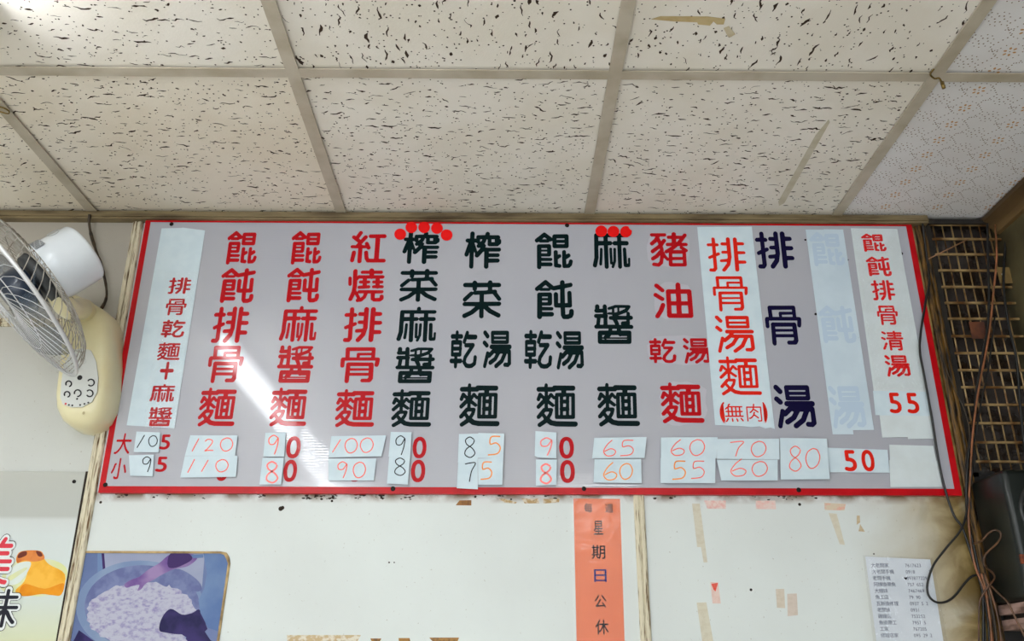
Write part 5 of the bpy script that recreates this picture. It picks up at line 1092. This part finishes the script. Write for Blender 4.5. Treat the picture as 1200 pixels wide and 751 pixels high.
MB().prism(P, (0, -.0001, 0)).build('clear_film', M_FILM2, lst)['label'] = 'wrinkled clear film over the list'

# picture of noodles in a large basin, printed in faded blue and violet
pic = empty('noodle_picture', W(168, 751), 'faded blue photo of noodles in a basin, set in a cream board', 'picture')
PM = [mat('print_blue', (94, 110, 151), .35, spec=.15, rgb2=(108, 122, 163), scale=8),          # 0 background
      mat('print_pale', (144, 151, 178), .35, spec=.15, rgb2=(153, 159, 184), scale=8),           # 1 pale wall behind
      mat('print_rim', (129, 147, 177), .35, spec=.15, rgb2=(116, 135, 170), scale=14),           # 2 basin rim
      mat('print_inner', (96, 103, 147), .35, spec=.15, rgb2=(116, 125, 165), scale=40, detail=6),   # 3 inner basin
      mat('print_noodle', (177, 177, 194), .35, spec=.15, rgb2=(129, 120, 168), scale=110, stretch=(1, 1, 1.6), lo=.46, hi=.74, detail=10),  # 4 noodles
      mat('print_arm', (150, 126, 170), .35, spec=.15, rgb2=(104, 74, 138), scale=14, stretch=(1, 1, 1)),            # 5 arm
      mat('print_dark', (30, 24, 72), .35, spec=.15, rgb2=(55, 44, 101), scale=22),               # 6 dark
      mat('print_cloth', (106, 130, 170), .35, spec=.15, rgb2=(86, 111, 158), scale=12),          # 7 apron
      mat('print_violet', (60, 37, 94), .35, spec=.15)]
O = .0008


def px(x, y):
    return (80 + x / 6.0, 640 + y / 6.0)


b = MB()


def rounded(pts, n=4):
    P = [Vector((x, y, 0)) for x, y in pts]
    k = len(P)
    out = []
    for i in range(k):
        p0, p1, p2, p3 = P[i - 1], P[i], P[(i + 1) % k], P[(i + 2) % k]
        for j in range(n):
            t = j / n
            q = 0.5 * ((2 * p1) + (p2 - p0) * t + (2 * p0 - 5 * p1 + 4 * p2 - p3) * t * t + (3 * p1 - p0 - 3 * p2 + p3) * t ** 3)
            out.append((q.x, q.y))
    return out


def patch(pts, m, lv, soft=False):
    if soft:
        pts = rounded(pts)
    P = [W(*px(x, y), O + lv * .0001) for x, y in pts]
    b.prism(P, (0, -.0001, 0), m)


def ell(cx, cy, rx, ry, n=48, a0=0, a1=2 * math.pi, rot=0.0, jit=0, seed=1):
    rn = random.Random(seed)
    out = []
    for k in range(n):
        a = a0 + (a1 - a0) * k / n
        q = 1 + rn.uniform(-jit, jit)
        x, y = rx * math.cos(a) * q, ry * math.sin(a) * q
        out.append((cx + x * math.cos(rot) - y * math.sin(rot), cy + x * math.sin(rot) + y * math.cos(rot)))
    return out


corner = [(122, 44), (1070, 48), (1105, 60), (1120, 90), (1128, 120), (1040, 740), (5, 740)]
P = [W(*px(x, y), 0.0002) for x, y in corner]
b.prism(P, (0, -(O - .0002), 0), 0)
patch([(255, 48), (960, 48), (940, 300), (245, 300)], 1, 1)
patch([(206, 48), (258, 48), (258, 300), (206, 300)], 7, 1)
patch([(234, 50), (252, 50), (264, 200), (246, 200)], 8, 2)
patch([(20, 700), (75, 590), (200, 680), (215, 740), (10, 740)], 6, 2)
patch(ell(505, 430, 450, 330), 2, 3)
patch(ell(520, 425, 405, 292), 3, 4)
patch(ell(520, 480, 385, 232, 70, jit=.035, seed=5) , 4, 5)
patch(ell(620, 330, 110, 80, 30, jit=.05, seed=8), 4, 6)
patch([(360, 262), (420, 215), (500, 180), (520, 215), (470, 240), (430, 262), (360, 280)], 3, 7, True)
patch([(590, 225), (660, 180), (780, 160), (900, 230), (940, 300), (880, 320), (790, 275), (720, 265), (690, 285), (640, 262)], 3, 7, True)
patch([(395, 268), (440, 236), (500, 214), (560, 166), (640, 118), (730, 52), (880, 56), (905, 88), (840, 140), (740, 162), (650, 205), (600, 236), (545, 262), (515, 300), (486, 312), (500, 272), (450, 280), (410, 292)], 5, 8, True)
patch([(720, 50), (840, 50), (868, 95), (760, 150), (700, 140)], 8, 9, True)
patch([(660, 500), (720, 440), (800, 480), (870, 470), (930, 450), (985, 600), (1050, 740), (770, 740), (830, 640), (700, 610), (640, 590)], 6, 9, True)
patch([(600, 640), (700, 615), (800, 620), (850, 680), (800, 740), (560, 740)], 4, 10)
patch([(860, 60), (950, 56), (948, 80), (880, 84)], 7, 10)
patch([(950, 50), (1070, 48), (1105, 60), (1120, 90), (1128, 120), (1062, 600), (985, 575), (930, 470), (915, 380), (955, 300), (975, 190)], 7, 11)
patch([(1062, 600), (1050, 690), (1000, 660), (960, 600), (985, 575)], 0, 12)
b.build('print', PM, pic)
b = MB()
out1 = [(112, 34), (1075, 38), (1115, 46), (1134, 80), (1140, 122)]
inn1 = [(122, 48), (1068, 52), (1098, 62), (1114, 92), (1124, 122)]
for i in range(4):
    q = [out1[i], out1[i + 1], inn1[i + 1], inn1[i]]
    b.prism([W(*px(*t), 0) for t in q], (0, -.0035, 0))
b.prism([W(*px(*t), 0) for t in [(1140, 122), (1052, 740), (1036, 740), (1124, 122)]], (0, -.0030, 0))
b.prism([W(*px(*t), 0) for t in [(112, 34), (122, 48), (4, 740), (-12, 740)]], (0, -.0020, 0))
b.build('board_edge', mat('cut_board_edge', (190, 160, 108), .6, rgb2=(96, 72, 34), scale=30, lo=.4, hi=.68, detail=7), pic)['label'] = 'dirty tan raised edge around the photo'

# food poster at the lower left, running out of the picture
poster = empty('food_poster', W(20, 751), 'grey and cream food poster with 美味 and golden snack at the left edge', 'poster')
b = MB()
PO = .0035
b.prism([W(u, v, 0.0002) for u, v in [(-150, 551.5), (101, 553), (63.5, 766), (-190, 766)]], (0, -PO + .0002, 0), 0)
pm_bg = mat('poster_print', (196, 201, 200), .4, spec=.15)
nt = pm_bg.node_tree
tc = nt.nodes.new('ShaderNodeTexCoord')
sep = nt.nodes.new('ShaderNodeSeparateXYZ')
mr = nt.nodes.new('ShaderNodeMapRange')
mr.inputs[1].default_value = W(50, 751).z
mr.inputs[2].default_value = W(50, 553).z
cr = nt.nodes.new('ShaderNodeValToRGB')
cr.color_ramp.elements[0].position = 0.0
cr.color_ramp.elements[0].color = srgb(206, 210, 178)
cr.color_ramp.elements[1].position = 1.0
cr.color_ramp.elements[1].color = srgb(186, 187, 180)
for pos, c in ((.28, (204, 213, 210)), (.60, (206, 213, 212)), (.70, (204, 208, 206)), (.725, (182, 185, 180))):
    e = cr.color_ramp.elements.new(pos)
    e.color = srgb(*c)
nt.links.new(tc.outputs['Object'], sep.inputs[0])
nt.links.new(sep.outputs[2], mr.inputs[0])
nt.links.new(mr.outputs[0], cr.inputs[0])
nt.links.new(cr.outputs[0], nt.nodes['Principled BSDF'].inputs['Base Color'])


def qx(x, y):
    return (x / 5.327, 610 + y / 5.327)


def ppatch(pts, m, lv):
    pts = rounded(pts)
    b.prism([W(*qx(x, y), PO + lv * .0001) for x, y in pts], (0, -.0001, 0), m)


ppatch([(20, 330), (110, 250), (300, 240), (410, 290), (405, 380), (300, 470), (20, 440)], 4, 0)
ppatch([(110, 210), (150, 188), (255, 190), (275, 235), (310, 275), (405, 335), (385, 458), (330, 466), (260, 458), (150, 472), (95, 440), (150, 380), (170, 300), (105, 262)], 1, 1)
ppatch([(155, 395), (280, 425), (395, 390), (385, 458), (330, 466), (260, 458), (150, 472), (120, 450)], 2, 2)
ppatch([(110, 212), (150, 188), (235, 186), (268, 205), (275, 240), (215, 256), (150, 248), (108, 262)], 5, 2)
ppatch([(113, 215), (135, 195), (165, 192), (165, 215), (130, 232), (112, 232)], 3, 3)
ppatch([(225, 190), (255, 196), (265, 220), (240, 222)], 3, 3)
ppatch([(105, 270), (180, 255), (190, 285), (130, 380), (60, 400), (40, 340)], 6, 3)
ppatch([(50, 352), (150, 295), (165, 305), (70, 372)], 4, 4)
b.build('print', [pm_bg, mat('poster_gold', (226, 160, 40), .4, spec=.15, rgb2=(240, 182, 70), scale=22), mat('poster_deep_orange', (222, 132, 20), .4, spec=.15, rgb2=(228, 148, 30), scale=30),
                  mat('poster_burnt', (110, 52, 40), .4, spec=.15), mat('poster_pale_green', (212, 216, 160), .4, spec=.15, rgb2=(208, 212, 190), scale=14),
                  mat('poster_red_brown', (196, 104, 52), .4, spec=.15, rgb2=(220, 134, 70), scale=30), mat('poster_milk', (214, 222, 216), .4, spec=.15)], poster)
for key, bx in (('美', (-39, 628.5, 19, 685.5)), ('味', (-28, 690, 25, 735.5))):
    cu, cv = (bx[0] + bx[2]) / 2, (bx[1] + bx[3]) / 2
    for pre, grow, lv, m in (('R', 4.0, 7, mat('poster_black', (40, 40, 44), .4, spec=.15)), ('Q', 3.2, 8, mat('poster_white', (222, 226, 226), .4, spec=.15)),
                             ('P', 0, 9, mat('poster_red', (212, 62, 76), .4, spec=.15) if key == '美' else mat('poster_ink', (36, 36, 46), .4, spec=.15))):
        g = MB()
        put(g, pre + key, (bx[0] - grow, bx[1] - grow, bx[2] + grow, bx[3] + grow), PO + .0004 + lv * .0001)
        o = g.build('character', m, poster)
        o['label'] = {'R': 'black outline of ', 'Q': 'white outline of ', 'P': 'red character ' if key == '美' else 'dark character '}[pre] + key
g = MB()
g.disc(W(87, 564.3, PO), 1.9 / 475, 0, .0015, 14)
g.build('screw', M_SCREW, poster)
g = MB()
g.prism([W(u, v, .0001) for u, v in [(101, 552.6), (104.6, 552.6), (66.5, 766), (63, 766)]], (0, -.0022, 0))  # black strip in place of the shadowed, dirty gap beside the poster
g.build('dark_edge', M_GRIME_SHADE, poster)['label'] = 'black strip standing in for the shadow and dirt beside the poster'

# ------------------------------------------------------------------ wall fan
M_CREAM = mat('cream_plastic', (232, 224, 184), .28, rgb2=(224, 212, 166), scale=9, lo=.4, hi=.75, coat=.3)
M_WHITE_PL = mat('white_plastic', (226, 232, 238), .25, rgb2=(220, 226, 233), scale=8, coat=.4)
M_PANELP = mat('grey_white_plastic', (214, 216, 212), .4)
M_WIRE = mat('galvanised_wire', (206, 206, 208), .35, metal=.25)
M_WIRE_DIRTY = mat('dusty_wire', (176, 172, 164), .5, rgb2=(120, 110, 96), scale=30, lo=.4, hi=.65)
M_BLADE = mat('navy_plastic', (30, 44, 64), .3, coat=.3)
M_BLADE_CLEAR = mat('smoky_clear_plastic', (96, 112, 130), .2)
M_BLADE_CLEAR.node_tree.nodes['Principled BSDF'].inputs['Alpha'].default_value = .32
M_MARK = mat('black_marking', (24, 24, 26), .5)
fan = empty('wall_fan', W(100, 430), 'cream and white wall fan with wire cage beside the menu board', 'fan')
ctr = W(14, 344, .29)
axis = Vector((-0.64173, -0.28356, -0.7126)).normalized()
xa = axis.cross(Vector((0, 0, 1))).normalized()
ya = axis.cross(xa).normalized()
FM = Matrix(((xa.x, ya.x, axis.x, ctr.x), (xa.y, ya.y, axis.y, ctr.y), (xa.z, ya.z, axis.z, ctr.z), (0, 0, 0, 1)))
RG = 0.200


def cage(prof, n, wr, twist, rings, m, name):
    b = MB()
    for k in range(n):
        a0 = 2 * math.pi * k / n
        pts = []
        for i, (r, z) in enumerate(prof):
            a = a0 + twist * (1 - i / (len(prof) - 1))
            pts.append(FM @ Vector((r * math.cos(a), r * math.sin(a), z)))
        b.tube(pts, wr, 5, cap=False)
    for r, z, w in rings:
        b.tube([FM @ Vector((r * math.cos(2 * math.pi * j / 64), r * math.sin(2 * math.pi * j / 64), z)) for j in range(65)], w, 6, cap=False)
    return b.build(name, m, fan, True)


cage([(.058, -.066), (.10, -.064), (.142, -.055), (.172, -.041), (.190, -.024), (RG, 0)], 56, .0009, .4, [(.058, -.066, .0022), (.11, -.062, .0010), (.172, -.041, .0011)], M_WIRE_DIRTY, 'rear_guard')
cage([(.045, .022), (.09, .022), (.14, .018), (.178, .010), (RG, .002)], 40, .0007, .45, [(.045, .022, .002), (.12, .0205, .001)], M_WIRE, 'front_guard')
b = MB()
b.tube([FM @ Vector((RG * math.cos(2 * math.pi * j / 72), RG * math.sin(2 * math.pi * j / 72), 0)) for j in range(73)], .0042, 8, cap=False)
b.build('guard_rim', M_WIRE, fan, True)
MB().lathe([(.00001, .018), (.022, .017), (.036, .008), (.042, -.010), (.043, -.040), (.00001, -.042)], FM, 32).build('hub', M_BLADE, fan, True)
low = RT * .5 - UP * .84
BLADE_TURN = math.atan2(low.dot(ya), low.dot(xa)) + math.radians(58)
for k in range(3):
    b = MB()
    a0 = 2 * math.pi * k / 3 + BLADE_TURN
    grid = []
    for i in range(9):
        r = .036 + i * (.180 - .036) / 8
        wd = (.45 + .55 * math.sin(min(1, i / 5) * math.pi / 2)) * .6 * (1 - .35 * (i / 8) ** 4)
        row = []
        for j in range(9):
            t = j / 8 - .5
            a = a0 + t * wd * .95 + .25 * i / 8
            z = -.012 - t * .055 * (1 - .3 * i / 8) + .006 * math.cos(t * 3)
            row.append(FM @ Vector((r * math.cos(a), r * math.sin(a), z)))
        grid.append(row)
    vs = [p for row in grid for p in row]
    vs2 = [p - axis * .0022 for p in vs]
    fs = []
    for i in range(8):
        for j in range(8):
            q = i * 9 + j
            fs.append([q, q + 1, q + 10, q + 9])
            fs.append([81 + q, 81 + q + 9, 81 + q + 10, 81 + q + 1])
    rim = [i for i in range(9)] + [9 * i + 8 for i in range(1, 9)] + [72 + j for j in range(7, -1, -1)] + [9 * i for i in range(7, 0, -1)]
    for i in range(len(rim)):
        p, q = rim[i], rim[(i + 1) % len(rim)]
        fs.append([p, q, q + 81, p + 81])
    b.add(vs + vs2, fs)
    b.build('blade', M_BLADE_CLEAR, fan, True)
MB().lathe([(.00001, -.048), (.054, -.049), (.057, -.064), (.00001, -.066)], FM, 32).build('motor_plate', mat('dark_motor_plate', (60, 62, 64), .5), fan, True)
RH = .065
hs = MB().lathe([(.00001, -.066), (.058, -.066), (RH - .002, -.071), (RH, -.10), (RH - .001, -.158), (RH - .003, -.163), (RH - .008, -.167), (RH - .022, -.1695), (.00001, -.170)], FM, 48).build('motor_housing', M_WHITE_PL, fan, True)
hs['label'] = 'white drum shaped motor housing'


def on_drum(ang, z, r):
    return FM @ Vector((r * math.cos(ang), r * math.sin(ang), z))


# angle on the drum that faces up towards the camera
best = max(range(360), key=lambda k: (on_drum(math.radians(k), -.15, RH) - FM @ Vector((0, 0, -.15))).dot((Vector((-.1, -.75, .65))).normalized()))
ab = math.radians(best)
b = MB()
for i in range(6):
    a = ab - .30 + i * .6 / 6
    b.add([on_drum(a, -.078, RH + .0022), on_drum(a + .1, -.078, RH + .0022), on_drum(a + .1, -.100, RH + .0022), on_drum(a, -.100, RH + .0022)], [(0, 1, 2, 3)], 0)
for r_ in range(9):
    for i in range(6):
        if (r_ * 7 + i * 3) % 5 == 0:
            continue
        a = ab - .27 + i * .09
        z = -.0795 - r_ * .0023
        b.add([on_drum(a, z, RH + .0026), on_drum(a + .07, z, RH + .0026), on_drum(a + .07, z - .0013, RH + .0026), on_drum(a, z - .0013, RH + .0026)], [(0, 1, 2, 3)], 1)
b.build('rating_label', [mat('grey_label', (170, 174, 178), .4), mat('label_print', (92, 96, 102), .5)], hs)['label'] = 'grey label of tiny printed lines'
b = MB()
ac = ab + .1
ring = []
for j in range(25):
    t = 2 * math.pi * j / 24
    ring.append(on_drum(ac + math.cos(t) * .0125 / RH, -.130 + math.sin(t) * .0125, RH + .0016))
b.tube(ring, .0006, 6, cap=False)
b.build('screw_cap', mat('cap_groove', (150, 158, 164), .5), hs)['label'] = 'round moulded cap outline'

# the base on the wall: outline measured on the photograph, built as a domed casting
OUT = [(77, 347), (86, 343), (102, 350), (120, 361), (129.5, 369), (133.5, 380), (134.5, 400), (135, 425), (133, 455), (129, 478), (122, 492), (110, 500), (97, 503), (84, 501), (74, 494), (69, 484), (68, 470), (70, 452), (72, 436), (74, 418), (76, 395), (76, 370)]
cu = sum(p[0] for p in OUT) / len(OUT)
cv = sum(p[1] for p in OUT) / len(OUT)
b = MB()
layers = [(0.0, 1.0), (.03, 1.0), (.055, .985), (.07, .94), (.08, .86), (.085, .74), (.087, .5)]
base_poly = [W(u, v, .055) for u, v in OUT]
cen = sum(base_poly, Vector()) / len(base_poly)
n = len(OUT)
vs = []
for off, sc in layers:
    for p in base_poly:
        q = cen + (p - cen) * sc
        vs.append((q.x, D - off, q.z))
fs = []
for i in range(len(layers) - 1):
    for j in range(n):
        fs.append([i * n + j, i * n + (j + 1) % n, (i + 1) * n + (j + 1) % n, (i + 1) * n + j])
fs.append([(len(layers) - 1) * n + j for j in range(n)])
b.add(vs, fs)
base = b.build('base', M_CREAM, fan, True)
base['label'] = 'yellowed cream wall base'
b = MB()
nk = [W(103, 380, .05), W(104, 366, .085), FM @ Vector((0, 0, -.18)) + Vector((.0, -.004, -.055))]
pp = FM @ Vector((0, 0, -.17))
pp = FM @ Vector((0, 0, -.105))
b.tube([W(100, 378, .04), W(98, 368, .075), W(94, 362, .11), pp + Vector((.012, .05, -.075)), pp + Vector((.0, .01, -.055)), pp], [.030, .028, .024, .022, .020, .02], 20, smooth=5)
b.build('neck', M_CREAM, fan, True)
PN = [(85, 411), (97, 408), (107, 411), (113, 424), (115.5, 443), (114, 460), (108, 471), (97, 477), (84, 477.5), (74, 474), (71, 466), (72, 450), (75, 428)]
pn = MB().prism([W(u, v, .0875) for u, v in PN], (0, -.002, 0)).build('control_panel', M_PANELP, base)
pn['label'] = 'grey white control panel with black markings'
for (u, v, r, a0) in ((80.4, 449.6, 3.3, 2.6), (106.5, 448.2, 3.9, 3.6), (78.6, 462, 3.3, 2.6), (91, 460.6, 3.9, 2.9), (105, 460.8, 3.9, 3.8)):
    pts = [W(u + math.cos(a0 + t * .42) * r, v + math.sin(a0 + t * .42) * r, .0902) for t in range(13)]
    MB().tube(pts, .0015, 6).build('ring_mark', M_MARK, pn)
MB().disc(W(93.6, 442.5, .0895), 2.6 / 480, 0, .001, 14).build('button', M_MARK, pn)
for (u, v) in ((80.8, 474.5), (84.8, 475), (94, 474.5), (99, 473.2), (103.6, 471.8), (90.4, 467.4)):
    MB().disc(W(u, v, .0895), 1.0 / 480, 0, .0008, 8).build('dot_mark', M_MARK, pn)
MB().disc(W(77, 473.2, .0895), 1.1 / 480, 0, .0009, 8).build('pilot_light', mat('red_dot_light', (210, 40, 40), .4), pn)['label'] = 'small red dot'
b = MB()
b.tube([W(97.6 + math.cos(t * math.pi / 10) * 3.2, 423 + math.sin(t * math.pi / 10) * 3.2, .0896) for t in range(21)], .0004, 5, cap=False)
b.build('emblem', mat('faint_grey', (176, 178, 174), .5), pn)['label'] = 'faint round moulded emblem'
b = MB()
b.disc(W(84.5, 350.5, .085), 2.1 / 480, 0, .003, 14, sx=.8)
b.build('screw_hole', mat('brown_recess', (92, 78, 44), .7), base)
b = MB()
b.disc(W(98, 484, .086), 1.6 / 480, 0, .001, 10, sx=.8)
b.build('slot', mat('slot_tan', (196, 182, 140), .6), base)

# ------------------------------------------------------------------ dark window bay with its wire grille
win = empty('window_1', (1.12, D, 1.9), 'dark window bay right of the menu board', 'window', kind='structure')
M_PANE = mat('dark_greasy_glass', (58, 52, 50), .13, rgb2=(34, 22, 14), scale=24, lo=.42, hi=.6, bump=.8, bscale=34, spec=.8)
M_MESHW = mat('greasy_brass_wire', (172, 144, 98), .34, metal=.3, rgb2=(100, 66, 28), scale=26, lo=.4, hi=.62)
ZT = W(1110, 261).z
ZB = W(1160, 543).z
MB().box((XW, D + .035, ZB - .02), (XR, D + .045, ZC)).build('pane', M_PANE, win)
b = MB()
b.box((XW, D - .004, ZT), (XR, D + .06, ZC))
b.box((XW, D - .004, ZT - .008), (XR, D - .010, ZT + .002))
b.box((XW, D, ZB - .03), (XW + .014, D + .06, ZT))
b.box((XW, D + .06, 0), (XR, D + .1, ZC))
b.build('bay_frame', M_DARK_WOOD, win)
MB().box((XW, D, 0), (XR, D + .06, ZB - .02)).build('lower_wall', mat('black_board', (26, 24, 22), .6, rgb2=(14, 12, 10), scale=12), win)
gr = empty('wire_grille', (1.12, D, ZB), 'greasy brown wire grille over the dark window bay', 'grille')
HV = [263.8, 280.6, 298.5, 317.3, 336.6, 355.3, 373.8, 394.2, 414, 434, 454, 474.4, 496, 518.5, 541]
for i, v in enumerate(HV):
    z = W(1120, v).z
    MB().rbox((XW + .012, D + .001, z - .0027), (XR - .001, D - .004, z + .0027), .0008).build('cross_bar', M_MESHW, gr)
x = XW + .022
k = 0
rn = random.Random(8)
while x < XR - .006:
    r = .0016 if k % 2 else .0021
    MB().tube([(x, D + .003, ZB - .015), (x + rn.uniform(-.001, .001), D + .003, (ZB + ZT) / 2), (x, D + .003, ZT)], r, 8).build('upright_wire', M_MESHW, gr, True)
    x += .0228
    k += 1
MB().rbox(tuple(W(1139, 397, .006)), tuple(W(1153, 377, .008)), .0008).build('rust_plate', mat('rust_brown_plate', (104, 56, 30), .6, rgb2=(72, 36, 20), scale=40), gr)['label'] = 'rust brown plate on the wires'
tag(MB().rbox(tuple(W(1171.5, 332, .006)), tuple(W(1188, 313, .0075)), .0006).build('switch_plate', mat('tan_plate', (128, 104, 60), .5, rgb2=(104, 82, 44), scale=20)), 'tan plate with a white dot at the upper right of the wire grille', 'plate')
o = bpy.data.objects['switch_plate']
MB().disc(W(1174.5, 321.5, .0076), 1.1 / 480, 0, .001, 8).build('screw', mat('white_dot', (220, 220, 210), .5), o)
tag(MB().tube([W(1087, 304, .012), W(1112, 291.5, .010), W(1135, 280, .006)], .0016, 8).build('thin_rod', mat('copper_brown', (150, 108, 74), .4), None, True), 'thin brown rod leaning across the top left of the grille', 'rod')

# ------------------------------------------------------------------ loudspeaker on its shelf
M_BLACK = mat('black_gloss_plastic', (15, 21, 19), .34, rgb2=(21, 27, 24), scale=9, bump=.04, bscale=60, spec=.35, coat=.1)
sxl = W(1143, 610).x
d = ray(1184, 600)
dep = D - sxl * d.y / d.x
spk_front = D - dep
zt = (EYE + ray(1178, 549) * (spk_front / ray(1178, 549).y)).z
zb = (EYE + ray(1198, 702) * (spk_front / ray(1198, 702).y)).z
spk = empty('loudspeaker', ((sxl + XR) / 2, D - dep / 2, zb), 'black glossy box loudspeaker with round recess at the lower right edge', 'speaker')
bm = bmesh.new()
bmesh.ops.create_cube(bm, size=1.0)
xr_s = XR - .004
for v in bm.verts:
    v.co = Vector(((sxl + xr_s) / 2 + v.co.x * (xr_s - sxl), D - .004 - (dep - .004) / 2 + v.co.y * (dep - .004), (zt + zb) / 2 + v.co.z * (zt - zb)))
bmesh.ops.bevel(bm, geom=list(bm.edges), offset=.012, segments=5, affect='EDGES', profile=.5)
MB().addbm(bm).build('cabinet', M_BLACK, spk, True)
cz = (EYE + ray(1200, 600) * (spk_front / ray(1200, 600).y)).z
cc = Vector((sxl + .088, spk_front, cz))
M4 = Matrix.Translation(cc) @ Matrix.Rotation(math.pi / 2, 4, 'X')
MB().lathe([(.070, -.002), (.070, .0035), (.064, .005), (.060, .003), (.059, -.002)], M4, 48).build('ring', mat('black_ring', (30, 32, 32), .35), spk, True)
MB().lathe([(.059, .0015), (.048, .0035), (.040, .0008), (.018, .0004), (.016, .004), (.008, .007), (.00001, .0078)], M4, 48).build('cone', mat('black_cone', (12, 12, 13), .6), spk, True)
q = EYE + ray(1199, 655) * (spk_front / ray(1199, 655).y)
MB().rbox((q.x - .005, spk_front - .002, q.z - .009), (min(q.x + .012, xr_s - .01), spk_front + .004, q.z + .009), .0008).build('badge', mat('rust_badge', (140, 66, 34), .5, rgb2=(90, 40, 20), scale=90), spk)['label'] = 'rust red badge'
z1 = zb - .0015
shx = (EYE + ray(1166, 715) * (spk_front / ray(1166, 715).y)).x
sh = empty('shelf', ((sxl + XR) / 2, D - dep / 2, z1 - .05), 'worn pinkish wooden double shelf under the loudspeaker', 'shelf')
M_SHELF = mat('worn_pink_wood', (172, 142, 132), .5, rgb2=(98, 72, 62), scale=22, stretch=(.5, 1, 4), lo=.4, hi=.66, detail=7, bump=.2)
MB().rbox((sxl + .008, D - .002, z1 - .020), (XR - .002, spk_front - .004, z1), .002).build('shelf_board', M_SHELF, sh)
MB().rbox((sxl + .012, D - .002, z1 - .050), (XR - .002, spk_front - .001, z1 - .029), .002).build('shelf_board', M_SHELF, sh)
MB().box((sxl + .02, D - .002, z1 - .030), (XR - .004, spk_front + .012, z1 - .0195)).build('spacer', M_DARK_WOOD, sh)

# ------------------------------------------------------------------ cables
M_CBLACK = mat('black_cable', (22, 22, 22), .4)
M_CBROWN = mat('brown_cable', (112, 76, 52), .45, rgb2=(70, 46, 28), scale=30)
M_COPPER = mat('copper_cable', (150, 92, 58), .4, rgb2=(100, 64, 34), scale=26)
M_OLD = mat('grimy_cable', (66, 52, 34), .6, rgb2=(34, 26, 18), scale=60)


def cable(label, pts, r, m, off=.012):
    P = [W(p[0], p[1], p[2] if len(p) > 2 else off) for p in pts]
    return tag(MB().tube(P, r, 10, smooth=6).build('cable', m, None, True), label, 'cable')


cable('black cable that runs down in front of the right end of the menu board', [(1081, 262, .03), (1086, 300, .022), (1089, 330, .02), (1085, 352, .022), (1079, 390, .026), (1078, 412, .028), (1083, 440, .028), (1092, 490, .026), (1100, 540, .024), (1108, 575, .024), (1118, 604, .022), (1128, 619, .02), (1140, 655, .02), (1148, 680, .02), (1152, 700, .018), (1152, 766, .016)], .0026, M_CBLACK)
cable('black cable looping out over the wall above the phone list', [(1140, 545, .022), (1134, 592, .022), (1127, 619, .026), (1108, 643, .022), (1094, 662, .018), (1087, 683, .016), (1088, 697, .016), (1096, 705, .016), (1107, 705.5, .016), (1118, 699, .016), (1130, 684, .016), (1138, 676, .016), (1146, 673.5, .016), (1151, 676, .012)], .0024, M_CBLACK)
cable('brown wire curling in front of the loudspeaker', [(1141, 637, .02), (1150, 634, .10), (1158, 625, .13), (1166, 621, .14), (1172, 624, .14), (1172, 631, .14), (1166, 639, .14), (1157, 647, .14), (1153, 655, .14), (1155, 664, .13), (1163, 671, .10), (1165.5, 677, .06), (1161, 684, .04), (1152, 696, .03), (1147.5, 712, .026), (1147, 766, .024)], .0019, M_CBROWN)
cable('thin brown wire slanting down to the right across the shelf', [(1160, 685, .03), (1172, 697, .16), (1181, 706, .17), (1188, 720, .17), (1197, 738, .17), (1206, 756, .17)], .0019, M_CBROWN)
cable('copper brown cable hanging in front of the grille', [(1166, 262, .02), (1168, 300, .022), (1164, 345, .022), (1160, 385, .022), (1154, 420, .022), (1147, 455, .022), (1142, 490, .022), (1139, 520, .022), (1137, 560, .022), (1135, 610, .022), (1142, 660, .022), (1156, 700, .022), (1165, 766, .022)], .0023, M_COPPER)
cable('thick black cable hanging in front of the grille beside the copper one', [(1157, 262, .018), (1158, 310, .018), (1159, 345, .018), (1157, 385, .018), (1150, 425, .018), (1144, 460, .018), (1141, 495, .018), (1134, 540, .018), (1133, 600, .017), (1143, 650, .016), (1157, 720, .016), (1160, 766, .016)], .0028, M_CBLACK)
cable('slim black cable crossing the lower half of the grille', [(1166, 370, .016), (1160, 420, .016), (1157, 440, .016), (1150, 470, .016), (1145, 500, .016), (1137, 545, .016), (1134, 600, .016), (1150, 690, .014), (1156, 766, .013)], .0018, M_CBLACK)
cable('black cable near the right wall in the window bay', [(1180, 262, .012), (1176, 330, .012), (1182, 380, .012), (1191, 420, .012), (1196, 480, .012), (1203, 545, .012)], .0030, M_CBLACK)
cable('thin wire hanging along the right batten', [(1096, 385, .014), (1108, 430, .014), (1120, 458, .014), (1132, 485, .014), (1136, 510, .014), (1131, 545, .014), (1133, 590, .014), (1139, 640, .013), (1150, 680, .0125), (1158, 720, .012), (1162, 766, .012)], .0014, M_OLD)
for i, (du, m) in enumerate(((0, M_COPPER), (4.5, M_OLD), (8.5, M_CBROWN))):
    cable('%s strand of the cable bundle at the bottom below the loudspeaker' % ('left copper', 'middle dark', 'right brown')[i], [(1150 + du * .4, 672, .024), (1155 + du * .6, 690, .026 + .004 * i), (1158 + du, 712, .028), (1161 + du * 1.2, 735, .028), (1163 + du * 1.4, 768, .028)], .0022, m)
P = [W(105, 251, .03), W(104.5, 262, .02), W(107, 276, .012), (W(112, 292, .012)), W(118, 310, .012), W(123, 328, .012), W(125, 344, .012), W(123, 354, .02), W(119, 361, .03)]
tag(MB().tube(P, [.0035, .003, .0042, .003, .0045, .0032, .0028, .0036, .004], 10, smooth=6).build('cable', M_OLD, None, True), 'grimy old cable hanging from the ceiling behind the fan', 'cable')
